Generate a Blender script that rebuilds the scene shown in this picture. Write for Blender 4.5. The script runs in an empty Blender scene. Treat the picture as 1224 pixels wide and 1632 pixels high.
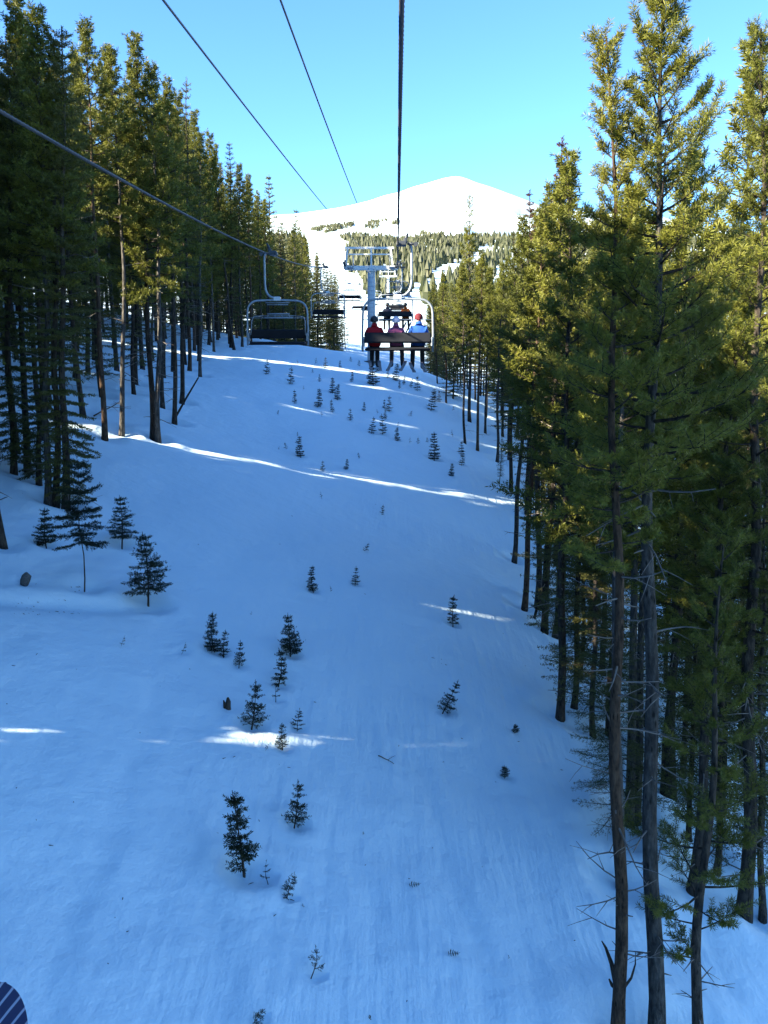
import bpy, math, random
import numpy as np
from mathutils import Vector, Matrix, Quaternion

# ------------------------------------------------------------------ camera, sky, sun, exposure
scn = bpy.context.scene
COL = scn.collection
F_PX, PITCH = 1358.0, math.radians(10.7)
cam_d = bpy.data.cameras.new('camera')
cam = bpy.data.objects.new('camera', cam_d); COL.objects.link(cam)
cam_d.sensor_fit = 'VERTICAL'; cam_d.sensor_height = 24.0
cam_d.lens = 24.0 * F_PX / 1632.0
cam_d.clip_start = 0.05; cam_d.clip_end = 12000
cam.location = (0, 0, 0); cam.rotation_euler = (math.pi / 2 - PITCH, 0, 0)
scn.camera = cam

SUN_AZ = (1.0, 0.48)                       # the way the light travels, in plan
SUN_EL = math.radians(25.0)
world = bpy.data.worlds.new('World'); scn.world = world; world.use_nodes = True
wn, wl = world.node_tree.nodes, world.node_tree.links
bg = wn['Background']
sky = wn.new('ShaderNodeTexSky'); sky.sky_type = 'NISHITA'; sky.sun_disc = False
sky.sun_elevation = SUN_EL
sky.sun_rotation = math.atan2(-SUN_AZ[0], -SUN_AZ[1])
sky.altitude = 3200; sky.air_density = 1.05; sky.dust_density = 0.3; sky.ozone_density = 3.0
tint = wn.new('ShaderNodeMix'); tint.data_type = 'RGBA'; tint.blend_type = 'MULTIPLY'
tint.inputs['Factor'].default_value = 1.0; tint.inputs[7].default_value = (0.71, 1.04, 1.27, 1)   # a deep high-altitude winter blue
wl.new(sky.outputs['Color'], tint.inputs[6]); wl.new(tint.outputs[2], bg.inputs['Color'])
bg.inputs['Strength'].default_value = 0.061
sun_d = bpy.data.lights.new('sun', 'SUN'); sun_d.energy = 5.0; sun_d.angle = math.radians(0.5)
sun_d.color = (1.0, 0.90, 0.68)
sun = bpy.data.objects.new('sun', sun_d); COL.objects.link(sun)
_h = math.hypot(*SUN_AZ)
SUN_DIR = Vector((SUN_AZ[0] / _h * math.cos(SUN_EL), SUN_AZ[1] / _h * math.cos(SUN_EL), -math.sin(SUN_EL)))
sun.rotation_euler = SUN_DIR.to_track_quat('-Z', 'Y').to_euler()
sun.location = (-40, -20, 40)
vs = scn.view_settings
vs.view_transform = 'Standard'; vs.look = 'None'; vs.exposure = 2.68; vs.gamma = 1.0
vs.use_curve_mapping = False
scn.cycles.max_bounces = 6; scn.cycles.diffuse_bounces = 3; scn.cycles.transparent_max_bounces = 4
scn.cycles.sample_clamp_indirect = 6.0

rng = np.random.default_rng(11)
random.seed(7)

# ------------------------------------------------------------------ materials
def new_mat(name):
    m = bpy.data.materials.new(name); m.use_nodes = True
    return m, m.node_tree.nodes, m.node_tree.links, m.node_tree.nodes['Principled BSDF']

def simple(name, col, rough=0.5, metal=0.0, noise=0.12, scale=6.0, spec=0.4, bump=0.0):
    m, n, l, b = new_mat(name)
    tc = n.new('ShaderNodeTexCoord'); nz = n.new('ShaderNodeTexNoise')
    nz.inputs['Scale'].default_value = scale; nz.inputs['Detail'].default_value = 5
    l.new(tc.outputs['Object'], nz.inputs['Vector'])
    cr = n.new('ShaderNodeValToRGB')
    cr.color_ramp.elements[0].position = 0.3; cr.color_ramp.elements[1].position = 0.7
    cr.color_ramp.elements[0].color = tuple(c * (1 - noise) for c in col) + (1,)
    cr.color_ramp.elements[1].color = tuple(min(1, c * (1 + noise)) for c in col) + (1,)
    l.new(nz.outputs['Fac'], cr.inputs['Fac']); l.new(cr.outputs['Color'], b.inputs['Base Color'])
    b.inputs['Roughness'].default_value = rough; b.inputs['Metallic'].default_value = metal
    b.inputs['Specular IOR Level'].default_value = spec
    if bump:
        bp = n.new('ShaderNodeBump'); bp.inputs['Strength'].default_value = bump
        bp.inputs['Distance'].default_value = 0.02
        l.new(nz.outputs['Fac'], bp.inputs['Height']); l.new(bp.outputs['Normal'], b.inputs['Normal'])
    return m

def snow_material(name, far=False):
    m, n, l, b = new_mat(name)
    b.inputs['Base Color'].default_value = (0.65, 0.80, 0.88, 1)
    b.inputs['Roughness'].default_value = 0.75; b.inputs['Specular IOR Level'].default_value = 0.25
    if far:
        return m
    tc = n.new('ShaderNodeTexCoord')
    def noise(scale, detail, rot=0.0, st=(1, 1, 1)):
        mp = n.new('ShaderNodeMapping'); mp.inputs['Rotation'].default_value = (0, 0, rot)
        mp.inputs['Scale'].default_value = st
        l.new(tc.outputs['Object'], mp.inputs['Vector'])
        nz = n.new('ShaderNodeTexNoise'); nz.inputs['Scale'].default_value = scale
        nz.inputs['Detail'].default_value = detail
        l.new(mp.outputs['Vector'], nz.inputs['Vector'])
        return nz.outputs['Fac']
    def math_(op, a, c):
        k = n.new('ShaderNodeMath'); k.operation = op
        for i, v in enumerate((a, c)):
            if isinstance(v, (int, float)): k.inputs[i].default_value = v
            else: l.new(v, k.inputs[i])
        return k.outputs[0]
    grain = math_('MULTIPLY', noise(22, 5), 0.007)
    lump = math_('MULTIPLY', noise(2.6, 5), 0.05)
    big = math_('MULTIPLY', noise(0.7, 3), 0.10)
    run = noise(1.0, 4, math.radians(10), (4.2, 0.45, 0.4))         # runnels down the fall line
    run2 = noise(1.0, 3, math.radians(14), (9.0, 1.3, 0.6))
    msk = n.new('ShaderNodeMapRange'); msk.inputs['From Min'].default_value = 0.38; msk.inputs['From Max'].default_value = 0.60
    l.new(noise(0.16, 2, 0.4), msk.inputs['Value'])
    sx = n.new('ShaderNodeSeparateXYZ'); l.new(tc.outputs['Object'], sx.inputs[0])
    mx_ = n.new('ShaderNodeMapRange'); mx_.inputs['From Min'].default_value = -3.5; mx_.inputs['From Max'].default_value = 0.5
    mx_.inputs['To Min'].default_value = 0.15
    l.new(sx.outputs[0], mx_.inputs['Value'])                       # the downhill half is more wind-combed
    runs = math_('ADD', math_('MULTIPLY', run, 0.085), math_('MULTIPLY', run2, 0.014))
    runm = math_('MULTIPLY', math_('MULTIPLY', runs, msk.outputs[0]), mx_.outputs[0])
    h = math_('ADD', math_('ADD', math_('ADD', grain, lump), big), runm)
    bp = n.new('ShaderNodeBump'); bp.inputs['Strength'].default_value = 0.75; bp.inputs['Distance'].default_value = 1.0
    l.new(h, bp.inputs['Height']); l.new(bp.outputs['Normal'], b.inputs['Normal'])
    return m

def needle_material(name, c0, c1, c2):
    m, n, l, b = new_mat(name)
    at = n.new('ShaderNodeAttribute'); at.attribute_name = 'tint'
    oi = n.new('ShaderNodeObjectInfo')
    cr = n.new('ShaderNodeValToRGB')
    cr.color_ramp.elements[0].color = c0 + (1,); cr.color_ramp.elements[1].color = c2 + (1,)
    e = cr.color_ramp.elements.new(0.5); e.color = c1 + (1,)
    ad = n.new('ShaderNodeMath'); ad.operation = 'MULTIPLY_ADD'
    l.new(oi.outputs['Random'], ad.inputs[0]); ad.inputs[1].default_value = 0.4
    ml = n.new('ShaderNodeMath'); ml.operation = 'MULTIPLY'; l.new(at.outputs['Fac'], ml.inputs[0]); ml.inputs[1].default_value = 0.6
    l.new(ml.outputs[0], ad.inputs[2]); l.new(ad.outputs[0], cr.inputs['Fac'])
    l.new(cr.outputs['Color'], b.inputs['Base Color'])
    b.inputs['Roughness'].default_value = 0.55; b.inputs['Specular IOR Level'].default_value = 0.25
    tr = n.new('ShaderNodeBsdfTranslucent'); l.new(cr.outputs['Color'], tr.inputs['Color'])
    mx = n.new('ShaderNodeMixShader'); mx.inputs[0].default_value = 0.28
    l.new(b.outputs[0], mx.inputs[1]); l.new(tr.outputs[0], mx.inputs[2]); l.new(mx.outputs[0], n['Material Output'].inputs['Surface'])
    return m

def bark_material(name, c0, c1, c2):
    m, n, l, b = new_mat(name)
    tc = n.new('ShaderNodeTexCoord'); oi = n.new('ShaderNodeObjectInfo')
    mp = n.new('ShaderNodeMapping'); mp.inputs['Scale'].default_value = (9, 9, 2.6)
    l.new(tc.outputs['Object'], mp.inputs['Vector'])
    nz = n.new('ShaderNodeTexNoise'); nz.inputs['Scale'].default_value = 1.6; nz.inputs['Detail'].default_value = 7
    nz.inputs['Roughness'].default_value = 0.7
    l.new(mp.outputs['Vector'], nz.inputs['Vector'])
    vo = n.new('ShaderNodeTexVoronoi'); vo.inputs['Scale'].default_value = 2.4
    l.new(mp.outputs['Vector'], vo.inputs['Vector'])
    cr = n.new('ShaderNodeValToRGB')
    cr.color_ramp.elements[0].position = 0.34; cr.color_ramp.elements[1].position = 0.68
    cr.color_ramp.elements[0].color = c0 + (1,); cr.color_ramp.elements[1].color = c2 + (1,)
    e = cr.color_ramp.elements.new(0.5); e.color = c1 + (1,)
    l.new(nz.outputs['Fac'], cr.inputs['Fac'])
    hs = n.new('ShaderNodeHueSaturation')
    mr = n.new('ShaderNodeMapRange'); mr.inputs['To Min'].default_value = 0.45; mr.inputs['To Max'].default_value = 1.0
    l.new(oi.outputs['Random'], mr.inputs['Value']); l.new(mr.outputs[0], hs.inputs['Value'])
    v2 = n.new('ShaderNodeTexVoronoi'); v2.inputs['Scale'].default_value = 1.5; l.new(mp.outputs['Vector'], v2.inputs['Vector'])
    kn = n.new('ShaderNodeMapRange'); kn.inputs['From Min'].default_value = 0.10; kn.inputs['From Max'].default_value = 0.24
    kn.inputs['To Min'].default_value = 0.15; l.new(v2.outputs['Distance'], kn.inputs['Value'])          # dark knots and scale gaps
    km = n.new('ShaderNodeMix'); km.data_type = 'RGBA'; km.blend_type = 'MULTIPLY'; km.inputs['Factor'].default_value = 1.0
    l.new(cr.outputs['Color'], km.inputs[6]); l.new(kn.outputs[0], km.inputs[7])
    l.new(km.outputs[2], hs.inputs['Color']); l.new(hs.outputs['Color'], b.inputs['Base Color'])
    b.inputs['Roughness'].default_value = 0.9; b.inputs['Specular IOR Level'].default_value = 0.15
    ad = n.new('ShaderNodeMath'); ad.operation = 'ADD'
    l.new(nz.outputs['Fac'], ad.inputs[0]); l.new(vo.outputs['Distance'], ad.inputs[1])
    bp = n.new('ShaderNodeBump'); bp.inputs['Strength'].default_value = 0.8; bp.inputs['Distance'].default_value = 0.025
    l.new(ad.outputs[0], bp.inputs['Height']); l.new(bp.outputs['Normal'], b.inputs['Normal'])
    return m

MAT = {}
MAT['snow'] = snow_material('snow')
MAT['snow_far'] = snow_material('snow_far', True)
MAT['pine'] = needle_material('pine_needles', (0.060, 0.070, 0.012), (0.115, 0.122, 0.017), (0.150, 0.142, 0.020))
MAT['pine_bright'] = needle_material('sunlit_look_pine_needles', (0.105, 0.112, 0.016), (0.14, 0.142, 0.02), (0.172, 0.16, 0.024))  # lighter copy of the pine needles, sunlit brightness put into the colour
MAT['spruce'] = needle_material('spruce_needles', (0.045, 0.055, 0.015), (0.085, 0.088, 0.022), (0.12, 0.11, 0.028))
MAT['sapling'] = needle_material('sapling_needles', (0.010, 0.017, 0.007), (0.017, 0.025, 0.010), (0.026, 0.033, 0.012))
MAT['brown'] = needle_material('dead_needles', (0.06, 0.03, 0.02), (0.10, 0.05, 0.035), (0.12, 0.065, 0.045))
MAT['bark'] = bark_material('pine_bark', (0.018, 0.015, 0.012), (0.055, 0.044, 0.036), (0.11, 0.088, 0.070))
MAT['bark_grey'] = bark_material('grey_bark', (0.022, 0.02, 0.018), (0.075, 0.068, 0.062), (0.14, 0.128, 0.118))
MAT['bark_orange'] = bark_material('flaking_orange_bark', (0.02, 0.014, 0.011), (0.085, 0.054, 0.036), (0.15, 0.10, 0.068))
MAT['deadwood'] = simple('dead_wood', (0.15, 0.13, 0.115), 0.9, 0, 0.3, 14)
MAT['galv'] = simple('galvanised_steel', (0.26, 0.29, 0.32), 0.45, 0.35, 0.12, 5)
MAT['paint'] = simple('white_painted_steel', (0.50, 0.53, 0.55), 0.45, 0.0, 0.08, 4)
MAT['dark'] = simple('black_seat_vinyl', (0.009, 0.010, 0.014), 0.6, 0, 0.2, 9, 0.2)
MAT['rubber'] = simple('dark_grip_steel', (0.045, 0.05, 0.06), 0.5, 0.3, 0.2, 9)
MAT['rope'] = simple('wire_rope_steel', (0.045, 0.045, 0.05), 0.6, 0.2, 0.3, 40)
MAT['cable'] = simple('cable_jacket', (0.05, 0.055, 0.065), 0.5, 0.1, 0.15, 10)
MAT['rock'] = simple('grey_rock', (0.08, 0.08, 0.083), 0.9, 0, 0.35, 7, bump=0.6)

# ------------------------------------------------------------------ mesh building
class MB:
    """Collects vertices and faces; build() makes one mesh."""
    def __init__(s): s.v, s.f, s.m, s.t, s.sm, s.n = [], [], [], [], [], 0
    def add(s, v, f, mat=0, tint=None, smooth=True):
        v = np.asarray(v, dtype=np.float32).reshape(-1, 3); f = np.asarray(f, dtype=np.int32)
        s.v.append(v); s.f.append(f + s.n); s.n += len(v)
        k = len(f); s.m.append(np.full(k, mat, np.int32)); s.sm.append(np.full(k, smooth, bool))
        s.t.append(np.full(k, 0.5, np.float32) if tint is None else np.asarray(tint, np.float32))
    def tube(s, pts, rad, n=6, mat=0, cap=True, smooth=True, lobes=0, twist=0.0):
        pts = np.asarray(pts, float); rad = np.broadcast_to(np.asarray(rad, float), (len(pts),))
        tan = np.gradient(pts, axis=0); tan /= np.linalg.norm(tan, axis=1)[:, None] + 1e-9
        ref = np.array([0, 0, 1.0]) if abs(tan[0][2]) < 0.9 else np.array([1.0, 0, 0])
        a = np.cross(tan[0], ref); a /= np.linalg.norm(a)
        th = np.arange(n) * 2 * np.pi / n
        rings = []
        for i in range(len(pts)):
            a = a - tan[i] * a.dot(tan[i]); a /= np.linalg.norm(a) + 1e-9
            b = np.cross(tan[i], a)
            rr = rad[i] * (1 + (0.13 * np.cos(lobes * th) if lobes else 0))
            t2 = th + twist * i
            rings.append(pts[i] + (np.cos(t2) * rr)[:, None] * a + (np.sin(t2) * rr)[:, None] * b)
        v = np.concatenate(rings); k = len(pts)
        i0 = (np.arange(k - 1)[:, None] * n + np.arange(n)).ravel(); i1 = (np.arange(k - 1)[:, None] * n + (np.arange(n) + 1) % n).ravel()
        s.add(v, np.stack([i0, i1, i1 + n, i0 + n], 1), mat, smooth=smooth)
        if cap:
            base = s.n - len(v)
            for r0, flip in ((0, True), ((k - 1) * n, False)):
                idx = np.arange(n) + r0
                c = v[idx].mean(0)
                s.v.append(c[None].astype(np.float32)); ci = s.n; s.n += 1
                q = np.stack([idx + base, (np.roll(idx, -1)) + base, np.full(n, ci)], 1)
                if flip: q = q[:, ::-1]
                s.f.append(q.astype(np.int32)); s.m.append(np.full(n, mat, np.int32)); s.sm.append(np.full(n, False)); s.t.append(np.full(n, .5, np.float32))
    def box(s, c, size, mat=0, rot=None, bev=0.0):
        hx, hy, hz = [q / 2 for q in size]
        bm_v, bm_f = rounded_box(hx, hy, hz, bev)
        if rot is not None: bm_v = bm_v @ np.array(rot).T
        s.add(bm_v + np.asarray(c), bm_f, mat, smooth=False)
    def ellipsoid(s, c, r, mat=0, nu=14, nv=9, zmin=-1.0):
        th = np.linspace(math.acos(max(-1, min(1, zmin))), 0, nv)
        v = [[r[0] * math.sin(t) * math.cos(p), r[1] * math.sin(t) * math.sin(p), r[2] * math.cos(t)] for t in th for p in np.arange(nu) * 2 * np.pi / nu]
        i0 = (np.arange(nv - 1)[:, None] * nu + np.arange(nu)).ravel(); i1 = (np.arange(nv - 1)[:, None] * nu + (np.arange(nu) + 1) % nu).ravel()
        s.add(np.array(v) + np.asarray(c), np.stack([i0, i1, i1 + nu, i0 + nu], 1), mat)
    def needles(s, P, D, L, k, nl, w, spread=0.85, mat=1, tint=None, back=0.0):
        n = len(P)
        if n == 0: return
        P = np.repeat(P, k, 0); D = np.repeat(D, k, 0); L = np.repeat(L, k)
        tint = np.repeat(rng.random(n) if tint is None else tint, k)
        N = len(P)
        sarr = rng.random(N) * (1 + back) - back
        o = P + D * (L * sarr)[:, None]
        r = rng.normal(size=(N, 3)); r -= D * (r * D).sum(1)[:, None]; r /= np.linalg.norm(r, axis=1)[:, None] + 1e-9
        al = spread * (0.6 + 0.6 * rng.random(N))
        d = D * np.cos(al)[:, None] + r * np.sin(al)[:, None]
        tip = o + d * (nl * (0.7 + 0.5 * rng.random(N)))[:, None]
        sd = np.cross(d, rng.normal(size=(N, 3))); sd /= np.linalg.norm(sd, axis=1)[:, None] + 1e-9
        mid = o * 0.45 + tip * 0.55
        v = np.stack([o, mid + sd * (w / 2), tip, mid - sd * (w / 2)], 1).reshape(-1, 3)
        f = np.arange(N * 4).reshape(N, 4)
        s.add(v, f, mat, tint + (rng.random(N) - 0.5) * 0.2, smooth=False)
    def mesh(s, name, mats):
        me = bpy.data.meshes.new(name)
        v = np.concatenate(s.v); me.vertices.add(len(v)); me.vertices.foreach_set('co', v.ravel())
        tot = np.concatenate([np.full(len(f), f.shape[1], np.int32) for f in s.f])
        li = np.concatenate([f.ravel() for f in s.f])
        me.loops.add(len(li)); me.loops.foreach_set('vertex_index', li)
        me.polygons.add(len(tot)); me.polygons.foreach_set('loop_start', np.concatenate([[0], np.cumsum(tot)[:-1]]).astype(np.int32))
        me.polygons.foreach_set('material_index', np.concatenate(s.m))
        me.polygons.foreach_set('use_smooth', np.concatenate(s.sm))
        at = me.attributes.new('tint', 'FLOAT', 'FACE'); at.data.foreach_set('value', np.concatenate(s.t))
        for m in mats: me.materials.append(MAT[m] if isinstance(m, str) else m)
        me.update(calc_edges=True)
        return me
    def build(s, name, mats, parent=None):
        return link(name, s.mesh(name, mats), parent)

def rounded_box(hx, hy, hz, b):
    if b <= 0:
        v = np.array([[x, y, z] for x in (-hx, hx) for y in (-hy, hy) for z in (-hz, hz)], float)
        f = [[0, 1, 3, 2], [4, 6, 7, 5], [0, 4, 5, 1], [2, 3, 7, 6], [0, 2, 6, 4], [1, 5, 7, 3]]
        return v, np.array(f)
    # chamfered along the vertical edges and the top and bottom rims
    ring = lambda x, y: [[x - b, -y, 0], [x, -y + b, 0], [x, y - b, 0], [x - b, y, 0], [-x + b, y, 0], [-x, y - b, 0], [-x, -y + b, 0], [-x + b, -y, 0]]
    vs_ = []
    for z, ins in ((-hz, b), (-hz + b, 0), (hz - b, 0), (hz, b)):
        for q in ring(hx - ins, hy - ins): vs_.append([q[0], q[1], z])
    f = []
    for k in range(3):
        for i in range(8): f.append([k * 8 + i, k * 8 + (i + 1) % 8, k * 8 + 8 + (i + 1) % 8, k * 8 + 8 + i])
    for o, order in ((0, (7, 6, 5, 4, 3, 2, 1, 0)), (24, (0, 1, 2, 3, 4, 5, 6, 7))):
        r = [o + i for i in order]; f += [[r[0], r[1], r[2], r[3]], [r[0], r[3], r[4], r[7]], [r[4], r[5], r[6], r[7]]]
    return np.array(vs_, float), np.array(f)

def link(name, me, parent=None, loc=None):
    o = bpy.data.objects.new(name, me); COL.objects.link(o)
    if parent is not None: o.parent = parent
    if loc is not None: o.location = loc
    return o
def tag(o, label, cat, group=None, kind=None):
    o['label'] = label; o['category'] = cat
    if group: o['group'] = group
    if kind: o['kind'] = kind
    return o
def thing(name, label, cat, loc=(0, 0, 0), group=None):
    return tag(link(name, None, None, loc), label, cat, group)
def structure(o): o['kind'] = 'structure'; return o
def copy_tree(o, parent=None):
    c = o.copy(); COL.objects.link(c); c.parent = parent
    for k in ('label', 'group'):
        if parent is None and k in c: del c[k]
    for ch in list(o.children): copy_tree(ch, c)
    return c

# ------------------------------------------------------------------ terrain
CP, SP = math.cos(PITCH), math.sin(PITCH)
def ray(x, y):
    u = (x - 612.0) / F_PX; v = (816.0 - y) / F_PX
    return np.array([u, CP + SP * v, -SP + CP * v])
def project(p):
    zc = p[1] * CP - p[2] * SP; yc = p[1] * SP + p[2] * CP
    return 612 + F_PX * p[0] / zc, 816 - F_PX * yc / zc
def ss(a, b, x):
    t = np.clip((x - a) / (b - a), 0, 1); return t * t * (3 - 2 * t)
_tab = rng.random((256, 256))
def vnoise(x, y):
    xi = np.floor(x).astype(int); yi = np.floor(y).astype(int); fx = x - xi; fy = y - yi
    fx = fx * fx * (3 - 2 * fx); fy = fy * fy * (3 - 2 * fy)
    g = lambda a, b: _tab[a & 255, b & 255]
    return (g(xi, yi) * (1 - fx) + g(xi + 1, yi) * fx) * (1 - fy) + (g(xi, yi + 1) * (1 - fx) + g(xi + 1, yi + 1) * fx) * fy - 0.5
_py = np.arange(-100, 1600, 0.5)
_pz = np.interp(_py, [-100, 0, 30, 50, 65, 75, 80, 95, 110, 150, 210, 300, 500, 800, 1000, 1600],
                [-17, -9, -6.3, -3.85, -1.75, -0.75, -0.75, -2.2, -2.4, 1.5, 8, 20, 48, 97, 104, 60])
_k = np.exp(-0.5 * (np.arange(-16, 17) / 6.0) ** 2); _k /= _k.sum()
_pz = np.convolve(np.pad(_pz, 16, mode='edge'), _k, 'valid')
def T(x, y):
    x = np.asarray(x, float); y = np.asarray(y, float)
    w = ss(28, 72, y)
    xe = np.where(x < 0, 70 * np.tanh(x / 70), 28 * np.tanh(x / 28))
    b = 0.31 - 0.09 * w
    b = b * (1 - 0.35 * ss(90, 260, y)) * (1 - 0.85 * ss(250, 500, y))
    z = np.interp(y, _py, _pz) - b * xe
    xr = np.clip(x, 0, 10); z = z - w * 0.016 * xr * xr * (1 - ss(120, 250, y))
    xl = np.clip(-x, 0, 12); z = z - w * 0.006 * xl * xl * (1 - ss(120, 250, y))
    z = z + 0.35 * vnoise(x * 0.16 + 3, y * 0.13) + 0.10 * vnoise(x * 0.55, y * 0.4 + 9) + 0.035 * vnoise(x * 1.7 + 4, y * 1.1)
    z = z + ss(250, 420, y) * (14 * vnoise(x * 0.011 + 1.3, y * 0.008) + 4 * vnoise(x * 0.04, y * 0.03))
    # old track climbing across the lower left
    dq = (y - 17.6) - 0.55 * (x + 6.6)
    z = z - 0.09 * np.exp(-(dq / 0.28) ** 2) * ss(-9.5, -8, x) * (1 - ss(-5.6, -4.6, x)) + 0.05 * np.exp(-((dq - 0.55) / 0.3) ** 2) * ss(-9.5, -8, x) * (1 - ss(-5.6, -4.6, x))
    return z
TRACKS = []                                  # old ski tracks: polylines in plan
_T0 = T
def T(x, y):
    z = _T0(x, y)
    for pl in TRACKS:
        xc = np.interp(y, pl[:, 1], pl[:, 0], left=1e3, right=1e3) + 0.05 * np.sin(np.asarray(y) * 1.9)
        z = z - 0.022 * np.exp(-((np.asarray(x) - xc) / 0.13) ** 2) + 0.012 * np.exp(-((np.asarray(x) - xc - 0.36) / 0.2) ** 2)
    return z
def hit(x, y, tmax=900):
    d = ray(x, y)
    t = np.concatenate([np.arange(5, 120, 0.05), np.arange(120, tmax, 1.0)])
    below = t * d[2] < T(t * d[0], t * d[1])
    i = int(np.argmax(below))
    return t[i] * d if below[i] else None

_tr = [[(385, 1632), (352, 1500), (318, 1400), (296, 1290)], [(640, 1632), (600, 1450), (545, 1300), (490, 1160), (455, 1060)],
       [(790, 1632), (735, 1440), (690, 1300), (650, 1180)], [(60, 1632), (120, 1450), (190, 1300), (230, 1180), (255, 1090)]]
TRACKS += [np.array([hit(*q)[:2] for q in t]) for t in _tr]
WELLS = []                                   # (x, y, radius, depth) scooped round trunks

# ------------------------------------------------------------------ trees
def branch_curve(p0, az, el, L, lift, n=5):
    pts = [np.array(p0)]; e = el
    for i in range(n - 1):
        d = np.array([math.cos(e) * math.cos(az), math.cos(e) * math.sin(az), math.sin(e)])
        pts.append(pts[-1] + d * L / (n - 1)); e += lift / (n - 1); az += random.uniform(-.12, .12)
    return np.array(pts)

def trunk_mesh(H, r0, seed, bark, dead=10, zc=6.0, n=10, bend=0.12):
    random.seed(seed); mb = MB()
    zs = np.concatenate([[-0.6, 0.0, 0.25, 0.7], np.linspace(1.6, H, 14)])
    ph = random.random() * 6; bx, by = random.uniform(-bend, bend), random.uniform(-bend, bend)
    X = lambda z: bx * math.sin(z * 0.45 + ph) + 0.05 * math.sin(z * 1.3 + ph * 2)
    Y = lambda z: by * math.sin(z * 0.4 + ph * 1.7)
    r = [r0 * (1.25 if z < .1 else 1.12 if z < .5 else 1.0) * max(0.06, (1 - max(z, 0) / H)) ** 0.72 for z in zs]
    x0, y0 = X(0), Y(0)
    axis = lambda z: np.array([X(z) - x0, Y(z) - y0, z])
    mb.tube([axis(z) for z in zs], r, n)
    for i in range(dead):                                          # bare lower limbs and stubs
        z = random.uniform(0.12, 1.05) * zc; az = random.uniform(0, 6.28)
        L = random.choice((0.12, 0.2, 0.5, 0.9, 1.2)) * random.uniform(.6, 1.2)
        c = branch_curve(axis(z), az, random.uniform(-.5, .3), L, random.uniform(-.5, .5), 4)
        mb.tube(c, np.linspace(0.016, 0.005, 4) * (1 if L > .3 else 1.3), 4, 1, cap=False)
        if L > 0.5:
            for q in (1, 2):
                c2 = branch_curve(c[q], az + random.choice((-.8, .8)), random.uniform(-.7, .3), L * .45, -.2, 3)
                mb.tube(c2, np.linspace(0.008, 0.003, 3), 3, 1, cap=False)
    return mb.mesh('trunk', [bark, 'deadwood']), axis

def pine_crown(H, zc, R, seed, axis, nb, k, nl, w, twig=5.0, needle='pine', top='pine', sparse=0.0, nt=4, dead_top=0.0):
    random.seed(seed); mb = MB(); P, D, L, TI, TOP = [], [], [], [], []
    az = random.random() * 6
    for i in range(nb):
        t = ((i + random.random()) / nb) ** 0.92
        z = zc + (H - zc) * t * 0.985
        az += 2.4 + random.uniform(-.5, .5)
        prof = (1 - t) ** 0.75 * min(1.0, 0.55 + t * 2.2)
        Lb = max(0.22, R * prof * random.uniform(0.55, 1.2))
        if random.random() < sparse: continue
        el = -0.15 + 0.95 * t + random.uniform(-.25, .3)
        c = branch_curve(axis(z), az, el, Lb, random.uniform(.2, .7), 5)
        if nt: mb.tube(c, np.linspace(0.010 + 0.011 * Lb, 0.004, 5), nt, 0, cap=False)
        ns = int(Lb * twig) + 2
        tb = random.random()
        seg = np.diff(c, axis=0)
        for j in range(ns):
            s_ = 0.3 + 0.7 * (j + random.random()) / ns if Lb > .6 else random.random()
            q = min(3, int(s_ * 4)); p = c[q] + seg[q] * (s_ * 4 - q)
            d = seg[q] / np.linalg.norm(seg[q])
            lat = np.cross(d, [0, 0, 1.0]); lat /= np.linalg.norm(lat) + 1e-9
            sg = 1 if j % 2 else -1
            dd = d * random.uniform(.4, .9) + lat * sg * random.uniform(.3, .9) + np.array([0, 0, random.uniform(0.0, .75)])
            dd /= np.linalg.norm(dd)
            tl = random.uniform(.20, .44) * (1.0 if Lb > .7 else .7)
            if nt: mb.tube([p, p + dd * tl * .5, p + dd * tl], [.007, .005, .003], 3, 0, cap=False)
            P.append(p + dd * tl * .15); D.append(dd); L.append(tl); TI.append(0.6 * tb + 0.4 * random.random())
            TOP.append(t)
        P.append(c[3]); dd = c[4] - c[3]; dl = np.linalg.norm(dd); D.append(dd / dl); L.append(dl + .06); TI.append(tb); TOP.append(t)
    tp = axis(H * .985); P.append(tp - [0, 0, .5]); D.append(np.array([0, 0, 1.0])); L.append(.75); TI.append(.6); TOP.append(1)
    P, D, L, TI, TOP = map(np.array, (P, D, L, TI, TOP))
    keep = TOP < (1 - dead_top)
    mb.needles(P[keep], D[keep], L[keep], k, nl, w, 1.1, 1, TI[keep])
    if dead_top > 0 and (~keep).any():
        q = ~keep; mb.needles(P[q], D[q], L[q], max(4, k // 3), nl * .7, w, 0.95, 2, TI[q])
    return mb.mesh('crown', ['deadwood' if dead_top else 'bark', needle, top])

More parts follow.
